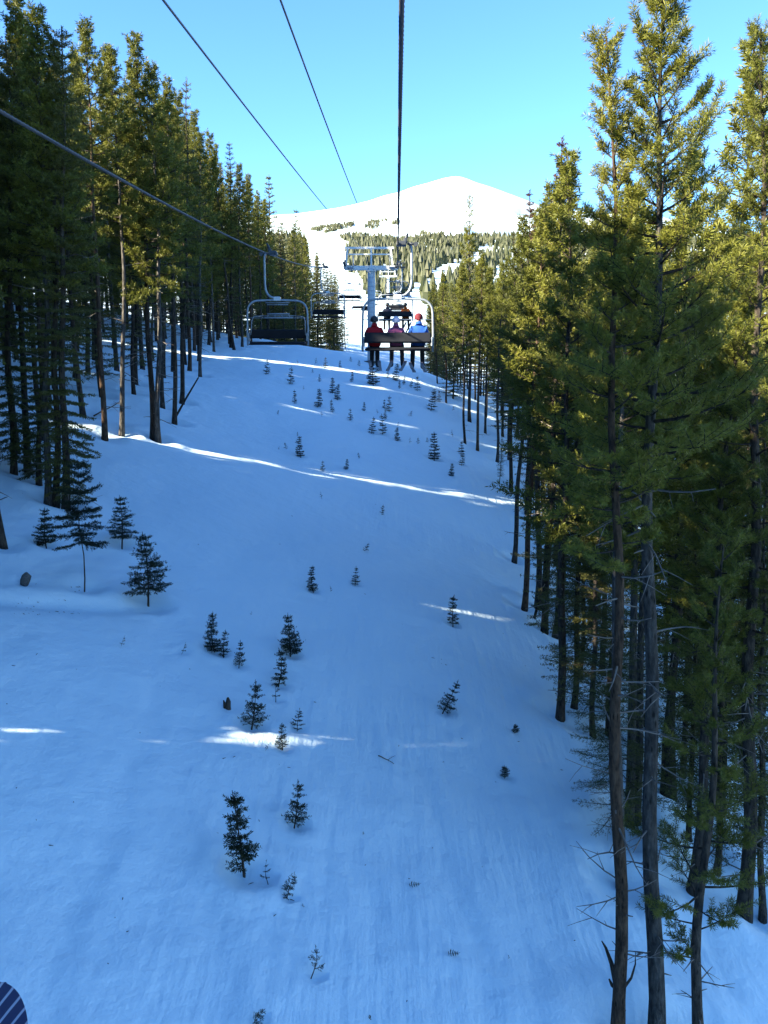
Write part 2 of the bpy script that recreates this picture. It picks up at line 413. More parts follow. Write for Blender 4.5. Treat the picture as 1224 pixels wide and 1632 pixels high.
def spruce_crown(H, zc, R, seed, axis, wh, k, nl, w, lat=0.16, droop=0.3, needle='spruce', top='spruce', top_from=2.0, sparse=0.0, power=0.9, nt=3):
    random.seed(seed); mb = MB(); P, D, L, TI, ZT = [], [], [], [], []
    nW = max(3, int((H - zc) / wh)); az = 0.0; kt = 1.6
    for i in range(nW):
        t = (i + random.uniform(-.2, .3)) / nW; t = min(max(t, 0), .985)
        z = zc + (H - zc) * t
        for j in range(random.choice((4, 5, 5, 6))):
            az += 6.283 / 5 + random.uniform(-.4, .4)
            if random.random() < sparse: continue
            Lb = R * ((1 - t) ** power) * random.uniform(.6, 1.18) * min(1, .7 + t * 2.5) + 0.10 * R
            el = 0.45 * t + 0.1 - droop * (1 - t) + random.uniform(-.15, .15)
            c = branch_curve(axis(z), az, el, Lb, random.uniform(0.0, .45), 4)
            if nt: mb.tube(c, np.linspace(.006 + .008 * Lb, .003, 4), nt, 0, cap=False)
            tb = random.random(); seg = np.diff(c, axis=0)
            ns = max(1, int(Lb / lat))
            for m_ in range(ns):
                s_ = 0.15 + 0.85 * (m_ + random.random()) / ns
                q = min(2, int(s_ * 3)); p = c[q] + seg[q] * (s_ * 3 - q); d = seg[q] / np.linalg.norm(seg[q])
                la = np.cross(d, [0, 0, 1.0]); la /= np.linalg.norm(la) + 1e-9
                for sg in (-1, 1):
                    dd = d * .75 + la * sg * .8 + np.array([0, 0, random.uniform(-.25, .1)]); dd /= np.linalg.norm(dd)
                    tl = (0.10 + 0.42 * Lb * (1 - s_)) * random.uniform(.6, 1.1) * min(1, .5 + s_ * 2)
                    P.append(p); D.append(dd); L.append(tl); TI.append(.6 * tb + .4 * random.random()); ZT.append(t)
            for q in range(3):
                dl = np.linalg.norm(seg[q]); P.append(c[q]); D.append(seg[q] / dl); L.append(dl * 1.08); TI.append(tb); ZT.append(t)
    P.append(axis(H * .93)); D.append(np.array([0, 0, 1.])); L.append(H * .075); TI.append(.5); ZT.append(1)
    P, D, L, TI, ZT = map(np.array, (P, D, L, TI, ZT))
    kk = np.clip(np.round(k * (L / L.mean()) ** .8), min(2, k), 4 * k).astype(int)
    for val in np.unique(kk):
        for istop in (False, True):
            q = (kk == val) & ((ZT > top_from) == istop)
            mb.needles(P[q], D[q], L[q], int(val * (kt if istop else 1)), nl, w, .9, 2 if istop else 1, TI[q])
    return mb.mesh('crown', ['bark', needle, top])

VAR = {}
def variant(key, kind, lod, seed, H=14.0, **kw):
    r0 = kw.pop('r0', 0.108); bark = kw.pop('bark', 'bark'); zc = kw.pop('zc', 6.3); dead = kw.pop('dead', 14)
    tm, ax = trunk_mesh(H, r0, seed, bark, dead, zc, {0: 14, 1: 8, 2: 6, 3: 5}[lod])
    if kind == 'pine':
        k, nl, w, nb = {0: (110, .078, .0085, 84), 1: (30, .14, .026, 74), 2: (10, .20, .065, 72), 3: (2, .62, .5, 42)}[lod]
        cm = pine_crown(H, zc, kw.pop('R', 1.55), seed + 50, ax, kw.pop('nb', nb), k, nl, w, twig={0: 8.5, 1: 7.0, 2: 4.5, 3: 2.2}[lod], **kw)
    else:
        k, nl, w, lat, wh = {0: (26, .05, .008, .10, .24), 1: (10, .08, .024, .15, .30), 2: (7, .13, .055, .26, .38), 3: (1, .7, .55, .7, .72)}[lod]
        k, lat, wh = kw.pop('k', k), kw.pop('lat', lat), kw.pop('wh', wh)
        cm = spruce_crown(H, zc, kw.pop('R', 1.25), seed + 50, ax, wh, k, nl, w, lat, **kw)
    VAR[key] = (tm, cm, H)
    return key
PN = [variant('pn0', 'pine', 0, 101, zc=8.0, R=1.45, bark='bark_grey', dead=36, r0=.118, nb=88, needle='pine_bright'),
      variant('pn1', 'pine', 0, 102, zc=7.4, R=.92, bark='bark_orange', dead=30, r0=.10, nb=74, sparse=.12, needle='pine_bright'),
      variant('pn2', 'pine', 0, 103, zc=4.6, R=1.4, bark='bark', dead=30, r0=.12, nb=110)]
PM = [variant('pm%d' % i, 'pine', 1, 110 + i, zc=z, R=r, bark=bk, dead=16, nb=nb)
      for i, (z, r, bk, nb) in enumerate([(6.4, 1.75, 'bark', 84), (7.4, 1.6, 'bark_grey', 78), (4.6, 1.8, 'bark', 100), (7.9, 1.5, 'bark_orange', 72), (5.8, 1.65, 'bark_grey', 90), (3.0, 1.7, 'bark', 110)])]
PF = [variant('pf%d' % i, 'pine', 2, 120 + i, zc=z, R=r, bark=bk, dead=4)
      for i, (z, r, bk) in enumerate([(4.0, 1.75, 'bark'), (4.8, 1.6, 'bark_grey'), (3.0, 1.8, 'bark'), (6.2, 1.6, 'bark_orange')])]
SM = [variant('sm%d' % i, 'spruce', 1, 130 + i, zc=z, R=r, dead=6, r0=.11, power=pw)
      for i, (z, r, pw) in enumerate([(1.2, 1.75, .8), (3.6, 1.25, .9), (2.2, 1.35, .75)])]
SM.append(variant('sm_brown', 'spruce', 1, 136, zc=3.0, R=1.1, dead=4, r0=.12, top='brown', top_from=.80, power=1.0))
SF = [variant('sf%d' % i, 'spruce', 2, 140 + i, zc=z, R=r, dead=2, r0=.12, power=pw)
      for i, (z, r, pw) in enumerate([(0.5, 1.95, .75), (1.4, 1.6, .85), (0.9, 1.75, .65)])]
variant('skirt', 'spruce', 1, 153, zc=.7, R=1.05, dead=8, r0=.12, k=15, lat=.11, wh=.30, droop=.6, power=.38)
variant('dead_top', 'pine', 1, 150, zc=5.5, R=1.25, dead=12, nb=84, dead_top=.26, top='pine')
variant('young_pine', 'pine', 0, 151, H=8.0, zc=1.5, R=1.15, dead=12, r0=.085, nb=44, sparse=.1)
variant('low_spruce', 'spruce', 0, 152, H=9.0, zc=0.9, R=1.5, dead=10, r0=.10, sparse=.1)

TREES = []                                   # (x, y, crown radius)
def place_tree(key, x, y, H, label, cat='tree', group=None, top=None, rz=None, name='pine_tree', well=True):
    tm, cm, H0 = VAR[key]
    z = float(T(x, y))
    e = thing(name, label, cat, (x, y, z - 0.06), group)
    s = H / H0; e.scale = (s, s, s)
    q = Quaternion((0, 0, 1), random.uniform(0, 6.28) if rz is None else rz)
    if top is not None:
        d = Vector((top[0] - x, top[1] - y, top[2] - z)).normalized()
        q = Vector((0, 0, 1)).rotation_difference(d) @ q
    else:
        d = Vector((random.gauss(0, .018), random.gauss(0, .018), 1)).normalized()
        q = Vector((0, 0, 1)).rotation_difference(d) @ q
    e.rotation_mode = 'QUATERNION'; e.rotation_quaternion = q
    link('trunk', tm, e); link('crown', cm, e)
    TREES.append((x, y, 1.2 * s))
    if well: WELLS.append((x, y, 0.55, 0.16))
    return e
def tree_by_base(key, bx, by, tx, ty, label, **kw):
    p = hit(bx, by)
    d = ray(tx, ty); tp = d * (p[1] / d[1])
    H = math.sqrt((tp[0] - p[0]) ** 2 + (tp[2] - p[2]) ** 2)
    return place_tree(key, p[0], p[1], H, label, top=tp, **kw)
def tree_by_top(key, tx, ty, label, xw=None, yw=None, **kw):
    d = ray(tx, ty)
    tp = d * ((xw / d[0]) if xw is not None else (yw / d[1]))
    H = tp[2] - float(T(tp[0], tp[1]))
    return place_tree(key, tp[0], tp[1], H, label, **kw)

# ------------------------------------------------------------------ forest: trees that can be told apart
UP, DN = 'forest uphill of the lift line', 'forest downhill of the lift line'
# the tall pines at the near edge of the downhill forest
SLIM = tree_by_base('pn1', 985, 1652, 967, 55, 'slim orange-barked pine with a forked dead limb low on its trunk', rz=2.6)
tree_by_base('pn0', 1046, 1662, 1060, -70, 'big grey-barked pine with a broad open crown, tallest beside the forked-limb pine', rz=0.4)
tree_by_base('young_pine', 1114, 1665, 1142, 860, 'slender young pine with tufted twigs right down its thin trunk')
tree_by_base('pn2', 1186, 1452, 1215, 40, 'thick straight pine with dull foliage standing behind the slender young pine')
tree_by_base('pm1', 991, 1408, 1002, 330, 'dark bare-trunked pine close behind the slim orange-barked pine')
tree_by_base('low_spruce', 985, 1330, 975, 800, 'drooping low-branched spruce behind the forked-limb pine', name='spruce_tree')
tree_by_base('pm4', 1003, 1302, 1015, 300, 'thin dark pine, one of a close pair behind the orange-barked pine', group='close pair of thin pines')
tree_by_base('pm4', 1014, 1298, 1040, 330, 'thin dark pine, one of a close pair behind the orange-barked pine', group='close pair of thin pines')
tree_by_base('pm0', 1070, 1262, 1105, 250, 'pine hidden behind the big grey-barked pine')
tree_by_base('pm1', 820, 891, 836, 350, 'bare pine trunk on the downhill snow edge, first counted from the short wide-skirted spruce', group='bare trunks on the snow at the downhill edge')
tree_by_base('pm3', 836, 969, 868, 330, 'bare pine trunk on the downhill snow edge, third counted from the short wide-skirted spruce', group='bare trunks on the snow at the downhill edge')
tree_by_base('pm4', 857, 962, 880, 290, 'bare pine trunk on the downhill snow edge, second counted from the short wide-skirted spruce', group='bare trunks on the snow at the downhill edge')
tree_by_base('pm0', 868, 1000, 905, 270, 'bare pine trunk on the downhill snow edge, fourth counted from the short wide-skirted spruce', group='bare trunks on the snow at the downhill edge')
tree_by_base('sm0', 915, 1125, 925, 470, 'dark bushy spruce with branches down to the snow, behind the orange-barked pine', name='spruce_tree')
tree_by_base('sm0', 885, 1010, 905, 420, 'dark full-skirted spruce next to the bare trunks at the snow edge', name='spruce_tree')
tree_by_base('sm2', 796, 769, 800, 690, 'short dark spruce with a wide skirt at the foot of the downhill trunks', name='spruce_tree')
tree_by_base('pm0', 741, 705, 737, 420, 'one of two straight edge pines standing beyond the short wide-skirted spruce', group='paired edge pines')
tree_by_base('pm3', 761, 716, 768, 400, 'one of two straight edge pines standing beyond the short wide-skirted spruce', group='paired edge pines')
tree_by_base('pf3', 711, 640, 706, 432, 'sunlit pine with a thin reddish trunk near the snow crest', group='thin pines near the crest')
tree_by_base('pf3', 697, 610, 690, 452, 'sunlit pine with a thin reddish trunk near the snow crest', group='thin pines near the crest')
tree_by_base('sf0', 722, 634, 725, 455, 'sunlit narrow spruce beside the thin reddish pine trunks', name='spruce_tree')
for i, (key, bx, by, ty) in enumerate([('sm0', 945, 1170, 560), ('sm0', 1088, 1235, 600), ('sm2', 1150, 1290, 520), ('sm0', 1212, 1320, 620), ('pm5', 1130, 1185, 430), ('sm0', 1185, 1215, 560),
                                   ('sm0', 1030, 1150, 520), ('pm5', 960, 1070, 440), ('sm2', 1100, 1120, 540), ('sm0', 1160, 1120, 600), ('pm5', 1215, 1130, 500), ('sm0', 1062, 1080, 620), ('sm0', 1142, 1395, 690), ('sm2', 1216, 1455, 720), ('sm0', 1098, 1335, 740), ('sm2', 925, 1075, 600)]):
    tree_by_base(key, bx, by, bx + 12, ty, 'dark low-branched conifer filling the shade behind the near downhill trunks', group='dark understorey conifers', name='conifer_tree')
tree_by_top('dead_top', 755, 308, 'tall pine with a thin straggly half-bare top above the far forest', yw=58)
tree_by_top('sm_brown', 896, 214, 'spruce with a reddish brown spire top', yw=27, name='spruce_tree')
tree_by_top('sm_brown', 857, 300, 'slim spruce with a reddish brown tip, farther along the downhill edge', yw=38, name='spruce_tree')
tree_by_top('sm1', 826, 362, 'narrow yellow-green spruce in the downhill forest edge', yw=42, name='spruce_tree')
tree_by_top('pm2', 930, 235, 'bushy sunlit pine crowding behind the slim orange-barked pine', yw=19)
tree_by_top('pm0', 1190, 70, 'greyish spired pine behind the big open-crowned pine', yw=21)
tree_by_top('pn2', 1180, 395, 'bushy yellow-green pine filling the gap beside the big grey trunk', yw=13.5)
tree_by_top('pm2', 1110, 480, 'low sunlit pine behind the big grey trunk', yw=17)
tree_by_top('pm2', 1010, 420, 'shaded bushy pine between the orange and the grey trunks', yw=19)
# the uphill edge
EDGE_UP = [('skirt', 105, 806, 100, 40, 'dark heavy-skirted spruce standing foremost at the uphill forest edge', 'spruce_tree'),
           ('skirt', 22, 752, 8, 60, 'heavy-skirted dark spruce tucked behind the foremost one, away from the open snow', 'spruce_tree'),
           ('skirt', 62, 770, 58, 210, 'shorter dark spruce pressed between the foremost edge trunks', 'spruce_tree'),
           ('pm1', 76, 797, 62, 20, None, None), ('pm0', 89, 794, 85, 60, None, None), ('pm4', 44, 746, 22, -20, None, None),
           ('pm3', 167, 696, 136, 38, None, None), ('pm1', 194, 691, 178, 80, None, None), ('pm2', 244, 694, 214, 52, None, None),
           ('pm4', 252, 701, 240, 100, None, None), ('pm0', 278, 672, 268, 128, None, None), ('pm1', 259, 646, 262, 180, None, None),
           ('pm3', 302, 590, 285, 150, None, None), ('pm1', 319, 600, 318, 215, None, None), ('sm1', 290, 640, 298, 122, 'spruce with long separate branches in the uphill forest edge', 'spruce_tree'),
           ('pm0', 373, 557, 340, 250, None, None), ('pm4', 386, 553, 381, 262, None, None), ('pm3', 400, 549, 396, 280, None, None)]
ORD = ['first', 'second', 'third', 'fourth', 'fifth', 'sixth', 'seventh', 'eighth', 'ninth', 'tenth', 'eleventh', 'twelfth', 'thirteenth', 'fourteenth', 'fifteenth']
edge_pines = []
for key, bx, by, tx, ty, lab, nm in EDGE_UP:
    e = tree_by_base(key, bx, by, tx, ty, lab or 'tall bare-trunked pine at the edge of the ' + UP, name=nm or 'pine_tree',
                 group=None if lab else 'edge pines of the uphill forest')
    if not lab: edge_pines.append(e)
for i, e in enumerate(sorted(edge_pines, key=lambda o: o.location.y)):
    e['label'] = 'bare-trunked edge pine, %s from the foremost dark spruce towards the crest' % ORD[i]
tree_by_top('sm2', 357, 224, 'dark pointed spruce rising over the shaded uphill edge', xw=-11.6, name='spruce_tree')
tree_by_top('sf1', 431, 278, 'slim spire-topped spruce standing clear above the far end of the uphill forest', yw=88, name='spruce_tree')
tree_by_top('sf0', 466, 332, 'sunlit spruce at the far end of the uphill forest', yw=96, name='spruce_tree')
tree_by_top('pf0', 486, 362, 'sunlit pine at the far end of the uphill forest', yw=104, group='sunlit pines at the far end of the uphill forest')
tree_by_top('pf2', 505, 405, 'sunlit pine at the far end of the uphill forest', yw=112, group='sunlit pines at the far end of the uphill forest')
tree_by_top('pf1', 545, 500, 'sunlit pine at the far end of the uphill forest', yw=125, group='sunlit pines at the far end of the uphill forest')

# ------------------------------------------------------------------ forest: the rest, filled in at random spacing
SA = np.array(SUN_AZ) / math.hypot(*SUN_AZ); SN = np.array([-SA[1], SA[0]])
def lane(px, py): p = hit(px, py); return p[0] * SN[0] + p[1] * SN[1]
# openings along the sun's azimuth that let streaks of light onto the snow: (offset across the beam, half width)
LANES = [(lane(400, 735), 1.05), (lane(480, 936), .66), (lane(780, 1198), .47), (lane(690, 1060), .2), (lane(380, 826), .1), (lane(320, 1118), .0),
         (lane(640, 605), .3), (lane(720, 645), .45), (lane(650, 680), .55), (lane(560, 590), .15), (lane(330, 607), .10)]
def in_lane(x, y, r):
    s = x * SN[0] + y * SN[1]
    return any(abs(s - c) < r + w for c, w in LANES)
SKY_L = ([-200, 0, 20, 60, 100, 140, 200, 240, 300, 350, 400, 440, 470, 500, 550, 575], [-300, -40, 0, 40, 80, 70, 90, 130, 170, 255, 290, 335, 358, 395, 455, 520])
SKY_R = ([640, 660, 690, 740, 770, 800, 830, 870, 900, 950, 1000, 1060, 1224, 1500], [560, 480, 460, 440, 430, 420, 385, 330, 300, 300, 360, 390, 330, 200])
def edge_l(y): return np.interp(y, [-30, 10, 24, 33, 50, 65, 80, 100, 130, 200, 260], [-10.5, -10.0, -10.0, -10.9, -11.8, -12.2, -10.5, -5.7, -5.6, -13, -28])
def edge_r(y): return np.interp(y, [-10, 10, 16, 26, 31, 48, 67, 80, 100, 150, 200, 260], [4.5, 5.2, 5.6, 5.9, 6.0, 6.3, 5.8, 5.4, 5.6, 7.5, 12, 20])
def fill(side, y0, y1, depth, spacing, keep_view, hmin=9.0, cap=400, hr=(11.5, 15.8)):
    out = []
    n_try = int((y1 - y0) * depth / spacing ** 2 * 6)
    for _ in range(n_try):
        if len(out) >= cap: break
        y = random.uniform(y0, y1); o = random.random() ** 1.25 * depth
        x = edge_l(y) - o if side < 0 else edge_r(y) + o
        sp = spacing * (0.74 + 0.45 * o / depth)
        if any((x - a) ** 2 + (y - b) ** 2 < sp * sp for a, b, _r in TREES): continue
        if any((x - a) ** 2 + (y - b) ** 2 < sp * sp for a, b, _h in out): continue
        if side < 0 and y < 80 and in_lane(x, y, 0.42): continue
        z = float(T(x, y)); H = random.uniform(*hr) - (1.4 if side < 0 and y < 9 else 0)
        vis = False
        if y > 3:
            px, py = project((x, y, z + H)); bx, by = project((x, y, z))
            mg = 140 + 2600 / max(y, 4); bm, _b = project((x, y, z + H * .5)); vis = any(-mg < q < 1224 + mg for q in (px, bx, bm)) and py < 1632
            if vis:
                lim = np.interp(px, *(SKY_L if side < 0 else SKY_R))
                while py < lim and H > hmin:
                    H -= .3; px, py = project((x, y, z + H))
                if py < lim: continue
        if vis != keep_view: continue
        out.append((x, y, H))
    return out
LOD = lambda y, a, b, c: a if y < 14 else b if y < 72 else c
for x, y, H in fill(-1, 14, 84, 26, 1.95, True, cap=150):
    sp = random.random() < .3
    key = random.choice(LOD(y, PM, [PM[0], PM[2], PM[2], PM[4], PM[5], PM[5], PM[1]], PF) if not sp else LOD(y, SM[:3], SM[:3], SF))
    place_tree(key, x, y, H, 'narrow dark spruce among the shaded trunks of the ' + UP if sp else 'tall bare-trunked pine deep in the shaded ' + UP,
               group='spruces in the uphill forest' if sp else 'pines in the uphill forest', name='spruce_tree' if sp else 'pine_tree')
for x, y, H in fill(1, 9, 80, 22, 1.95, True, cap=92):
    sp = random.random() < .5
    key = random.choice(LOD(y, PM[4:], PM[4:] + PM[2:3], PF) if not sp else LOD(y, SM[:3], SM[:3], SF))
    place_tree(key, x, y, H, 'full spruce among the sunlit crowns of the ' + DN if sp else 'pine with a sunlit crown inside the ' + DN,
               group='spruces in the downhill forest' if sp else 'pines in the downhill forest', name='spruce_tree' if sp else 'pine_tree')
for side, n in ((-1, 82), (1, 70)):
    for x, y, H in fill(side, 80, 128 if side < 0 else 160, 20, 1.9, True, hmin=4.0, cap=n):
        sp = random.random() < (.7 if side < 0 else .5)
        place_tree(random.choice(SF if sp else PF[:3]), x, y, H, ('sunlit spruce beyond the snow crest, ' if sp else 'sunlit pine beyond the snow crest, ') + ('uphill' if side < 0 else 'downhill') + ' of the lift line',
                   group='trees beyond the crest', name='spruce_tree' if sp else 'pine_tree', well=False)
def joined_forest(name, spots, keys, label, cat):
    mb = MB()
    for i, (x, y, H) in enumerate(spots):
        tm, cm, H0 = VAR[random.choice(keys)]
        a = random.uniform(0, 6.28); s = H / H0; ca, sa = math.cos(a) * s, math.sin(a) * s
        for me, mi in ((tm, 0), (cm, 1)):
            v = np.empty(len(me.vertices) * 3, np.float32); me.vertices.foreach_get('co', v); v = v.reshape(-1, 3)
            v2 = np.stack([v[:, 0] * ca - v[:, 1] * sa + x, v[:, 0] * sa + v[:, 1] * ca + y, v[:, 2] * s + float(T(x, y)) - .06], 1)
            tot = np.empty(len(me.polygons), np.int32); me.polygons.foreach_get('loop_total', tot)
            li = np.empty(len(me.loops), np.int32); me.loops.foreach_get('vertex_index', li)
            st = np.concatenate([[0], np.cumsum(tot)[:-1]])
            mi_ = np.empty(len(me.polygons), np.int32); me.polygons.foreach_get('material_index', mi_)
            base = mb.n; first = True
            for nv in (3, 4):
                for mm in (0, 1):
                    q = np.where((tot == nv) & ((mi_ > 0) == bool(mm)))[0]
                    if not len(q): continue
                    f = li[st[q][:, None] + np.arange(nv)]
                    mb.add(v2 if first else np.zeros((0, 3)), (f - (0 if first else (mb.n - base))) , (mm if mi else 0), smooth=False)
                    first = False
    o = mb.build(name, ['bark', 'pine'])
    return tag(o, label, cat, kind='stuff')
variant('shade_pine', 'pine', 3, 160, zc=3.4, R=1.7, dead=0, nt=0); variant('shade_spruce', 'spruce', 3, 161, zc=1.0, R=1.7, dead=0, r0=.11, power=.7, nt=0)
spots = fill(-1, -38, 78, 26, 1.85, False, cap=520, hr=(12.8, 16.0))
_e = edge_l
edge_l = lambda y: _e(y) - 26
spots += fill(-1, -45, 84, 22, 2.2, False, cap=260, hr=(12.5, 15.2)) + fill(-1, 14, 84, 24, 1.7, True, cap=380, hr=(12.5, 15.2))
edge_l = _e
joined_forest('pine_forest', spots, ['shade_pine', 'shade_spruce'], 'dense pine forest going on behind the uphill trees', 'forest')
# ------------------------------------------------------------------ saplings poking through the snow
def sapling_mesh(seed, H=1.0, zc=.03, R=.30, wh=.09, k=17, sparse=0.0, droop=.1, power=1.05, nl=.042, w=.010):
    random.seed(seed)
    bx = random.uniform(-.09, .09)
    ax = lambda z: np.array([bx * math.sin(z * 3), 0.02 * math.sin(z * 4 + seed), z])
    mb = MB(); zs = np.linspace(-.25, H * .97, 7)
    mb.tube([ax(z) for z in zs] + [ax(H * 1.06)], [.017 * max(.3, 1 - max(z, 0) / H) for z in zs] + [.004], 6)
    tm = mb.mesh('trunk', ['bark'])
    cm = spruce_crown(H, zc, R, seed, ax, wh, k, nl, w, .065, droop, 'sapling', 'sapling', sparse=sparse, power=power)
    return tm, cm
SAP = {'full': sapling_mesh(201, R=.215), 'spire': sapling_mesh(209, R=.17, zc=.1, wh=.075, sparse=.15, power=.8), 'wide': sapling_mesh(202, R=.28, zc=.05), 'slim': sapling_mesh(203, R=.17, sparse=.15),
       'mid': sapling_mesh(204, R=.22, sparse=.22, wh=.12), 'thin': sapling_mesh(205, R=.30, sparse=.5, wh=.16, droop=-.15),
       'thin2': sapling_mesh(206, R=.34, sparse=.55, wh=.2, droop=-.3), 'fir': sapling_mesh(207, R=.30, zc=.20, wh=.075, droop=.35, sparse=.08, k=16),
       'mop': sapling_mesh(208, R=.5, zc=.1, wh=.14, droop=-.3, k=10, nl=.09, w=.016, sparse=.3)}
def sapling(kind, bx, by, h, label, lean=0.0, group=None):
    p = hit(bx, by)
    if p is None: return
    dist = p[1] * CP - p[2] * SP
    H = h * 1.0 * dist / F_PX * (1.18 if h < 30 else 1.0)
    z = float(T(p[0], p[1]))
    e = thing('spruce_sapling', label, 'sapling', (p[0], p[1], z - .01), group)
    e.scale = (H * random.uniform(.92, 1.12),) * 2 + (H,)
    e.rotation_mode = 'QUATERNION'
    e.rotation_quaternion = Vector((0, 0, 1)).rotation_difference(Vector((math.sin(lean), random.gauss(0, .05), math.cos(lean)))) @ Quaternion((0, 0, 1), random.uniform(0, 6.28))
    tm, cm = SAP[kind]
    link('trunk', tm, e); link('crown', cm, e)
    if H > .25: WELLS.append((p[0], p[1], max(.12, .28 * H), .06 + .05 * H))
    return e
NAMED = [('spire', 388, 1391, 138, 'tallest slim spruce sapling in the foreground, its foot bent sideways', -.08),
         ('mid', 470, 1316, 72, 'ragged leaning sapling upslope of the bent-footed tallest sapling', .08),
         ('thin2', 426, 1406, 37, 'sparse few-twigged sapling just downslope of the tallest slim sapling', 0),
         ('thin', 458, 1433, 46, 'sparse sapling leaning beside the few-twigged one', .25),
         ('thin2', 497, 1558, 52, 'wide bare-stemmed sapling with upswept twigs alone in the foreground snow', .1),
         ('thin', 404, 1634, 36, 'small sapling tipped well over, lowest on the slope', .6),
         ('full', 341, 1036, 62, 'dense upright sapling, biggest of a tight trio', 0),
         ('mid', 356, 1045, 42, 'middle sapling leaning out of the tight trio', .1),
         ('mid', 381, 1061, 42, 'lone outer sapling of the tight trio', .08),
         ('wide', 462, 1041, 66, 'broad dense sapling with a trailing lower branch, widest on the open slope', 0),
         ('slim', 445, 1091, 58, 'upright sapling directly below the broad dense one', 0),
         ('thin2', 439, 1116, 26, 'small sparse sapling at the foot of the upright one', .05),
         ('mid', 402, 1158, 76, 'tall ragged sapling leaning beside the dark stump', .1),
         ('thin', 474, 1162, 34, 'thin crooked sapling apart from the ragged leaning one', .1),
         ('mid', 450, 1194, 42, 'stocky sapling just above a tiny bent sprig', 0),
         ('mid', 707, 1134, 54, 'spreading sapling leaning over alone on the downhill half of the slope', .42),
         ('slim', 721, 995, 46, 'lone sapling with a bent bare foot on the open slope', .06),
         ('full', 499, 941, 40, 'neat sapling standing in a streak of sunlight', 0),
         ('mid', 566, 932, 25, 'small sapling at the end of the streak of sunlight', .05),
         ('fir', 237, 958, 108, 'layered young fir with wide lower boughs on the uphill side snow', -.02),
         ('fir', 195, 869, 76, 'bushy young fir upslope of the layered one', 0),
         ('wide', 74, 869, 58, 'low spreading young fir near the foremost dark spruce', 0),
         ('full', 479, 727, 27, 'lone neat sapling above the sunlit ski track', 0),
         ('full', 692, 732, 42, 'dense dark sapling, largest below the crest on the open slope', 0),
         ('wide', 595, 613, 36, 'dense little spruce at the foot of the lift tower', 0)]
for kd, bx, by, h, lab, ln in NAMED: sapling(kd, bx, by, h, lab, ln)
MOP = [(821, 1169, 13), (804, 1241, 17)]
for bx, by, h in MOP: sapling('mop', bx, by, h, 'buried sapling showing only a mop-like top on the downhill snow', 0, 'buried sapling tops')
MID = [(424, 596, 20), (462, 611, 22), (530, 626, 20), (538, 636, 20), (506, 648, 24), (530, 656, 16), (469, 643, 18), (558, 669, 15), (579, 655, 12), (560, 608, 14),
       (509, 608, 10), (620, 655, 20), (612, 652, 13), (592, 690, 22), (610, 691, 26), (613, 668, 13), (634, 702, 18), (735, 724, 18), (736, 741, 21), (719, 758, 17), (687, 653, 26),
       (692, 637, 15), (700, 640, 15), (665, 622, 19), (655, 617, 12), (643, 612, 11), (637, 619, 11), (631, 606, 22), (617, 602, 12), (603, 591, 14), (542, 586, 10), (519, 586, 14),
       (515, 751, 14), (551, 748, 14)]
for i, (bx, by, h) in enumerate(MID):
    sapling(random.choice(['full', 'mid', 'slim', 'mid']), bx, by, h, 'little spruce sapling among many on the shaded snow below the crest', random.uniform(-.08, .2), 'little saplings below the crest')
TINY = [(527, 944, 9), (581, 878, 13), (423, 1198, 12), (400, 981, 6), (193, 1030, 16), (290, 1041, 17), (483, 1449, 8), (483, 621, 6), (442, 660, 6), (513, 663, 7), (601, 660, 7), (634, 681, 8),
        (652, 707, 9), (666, 707, 9), (682, 705, 7), (722, 696, 10), (652, 664, 9), (456, 715, 9), (445, 717, 5), (474, 695, 6), (572, 730, 8), (513, 794, 9), (608, 820, 14), (502, 580, 9),
        (474, 580, 6), (498, 595, 6), (560, 576, 7), (573, 583, 8), (580, 1331, 7), (591, 1626, 9), (811, 1529, 7), (721, 655, 8), (865, 655, 8)]
for bx, by, h in TINY:
    sapling(random.choice(['thin', 'thin2']), bx, by, h, 'tiny sprig of spruce barely poking out of the open snow', random.uniform(-.3, .5), 'tiny sprigs')
for bx, by, h in ((652, 1411, 16), (714, 1521, 16)):
    sapling('thin', bx, by, h, 'fallen spruce sprig lying flat on the foreground snow', 1.35, 'fallen sprigs')
# taller young fir with a bare stem at the uphill edge
p = hit(135, 938); dist = p[1] * CP - p[2] * SP
tall = sapling_mesh(230, H=2.9, zc=1.05, R=.72, wh=.17, k=22, droop=.35, sparse=.05, nl=.055, w=.012, power=.7)
e = thing('fir_tree', 'young fir with a bare thin stem under its bushy top, beside the foremost spruce', 'tree', (p[0], p[1], float(T(p[0], p[1])) - .02))
link('trunk', tall[0], e); link('crown', tall[1], e); WELLS.append((p[0], p[1], .35, .1))

# ------------------------------------------------------------------ dead wood and stones
def lump(name, seed, size, mat, label, cat, loc, rz=0):
    random.seed(seed)
    import bmesh
    bm = bmesh.new(); bmesh.ops.create_icosphere(bm, subdivisions=2, radius=1)
    for v in bm.verts:
        n_ = vnoise(np.array([v.co.x * 1.6 + seed]), np.array([v.co.y * 1.6 + v.co.z * 1.3]))[0]
        v.co *= 1 + .55 * n_
        v.co.z = max(v.co.z, -.6)
        if v.co.x - v.co.z * .4 > .62: v.co.x -= (v.co.x - v.co.z * .4 - .62) * .8
    me = bpy.data.meshes.new(name); bm.to_mesh(me); bm.free(); me.materials.append(MAT[mat])
    me.polygons.foreach_set('use_smooth', [False] * len(me.polygons))
    o = link(name, me, None, loc); o.scale = size; o.rotation_euler = (0, .25, rz)
    return tag(o, label, cat)
p = hit(41, 930); lump('rock', 3, (.12, .10, .21), 'rock', 'small grey pointed rock sticking out of the snow', 'rock', (p[0], p[1], p[2] + .06))
WELLS.append((p[0], p[1], .22, .07))
p = hit(363, 1131)
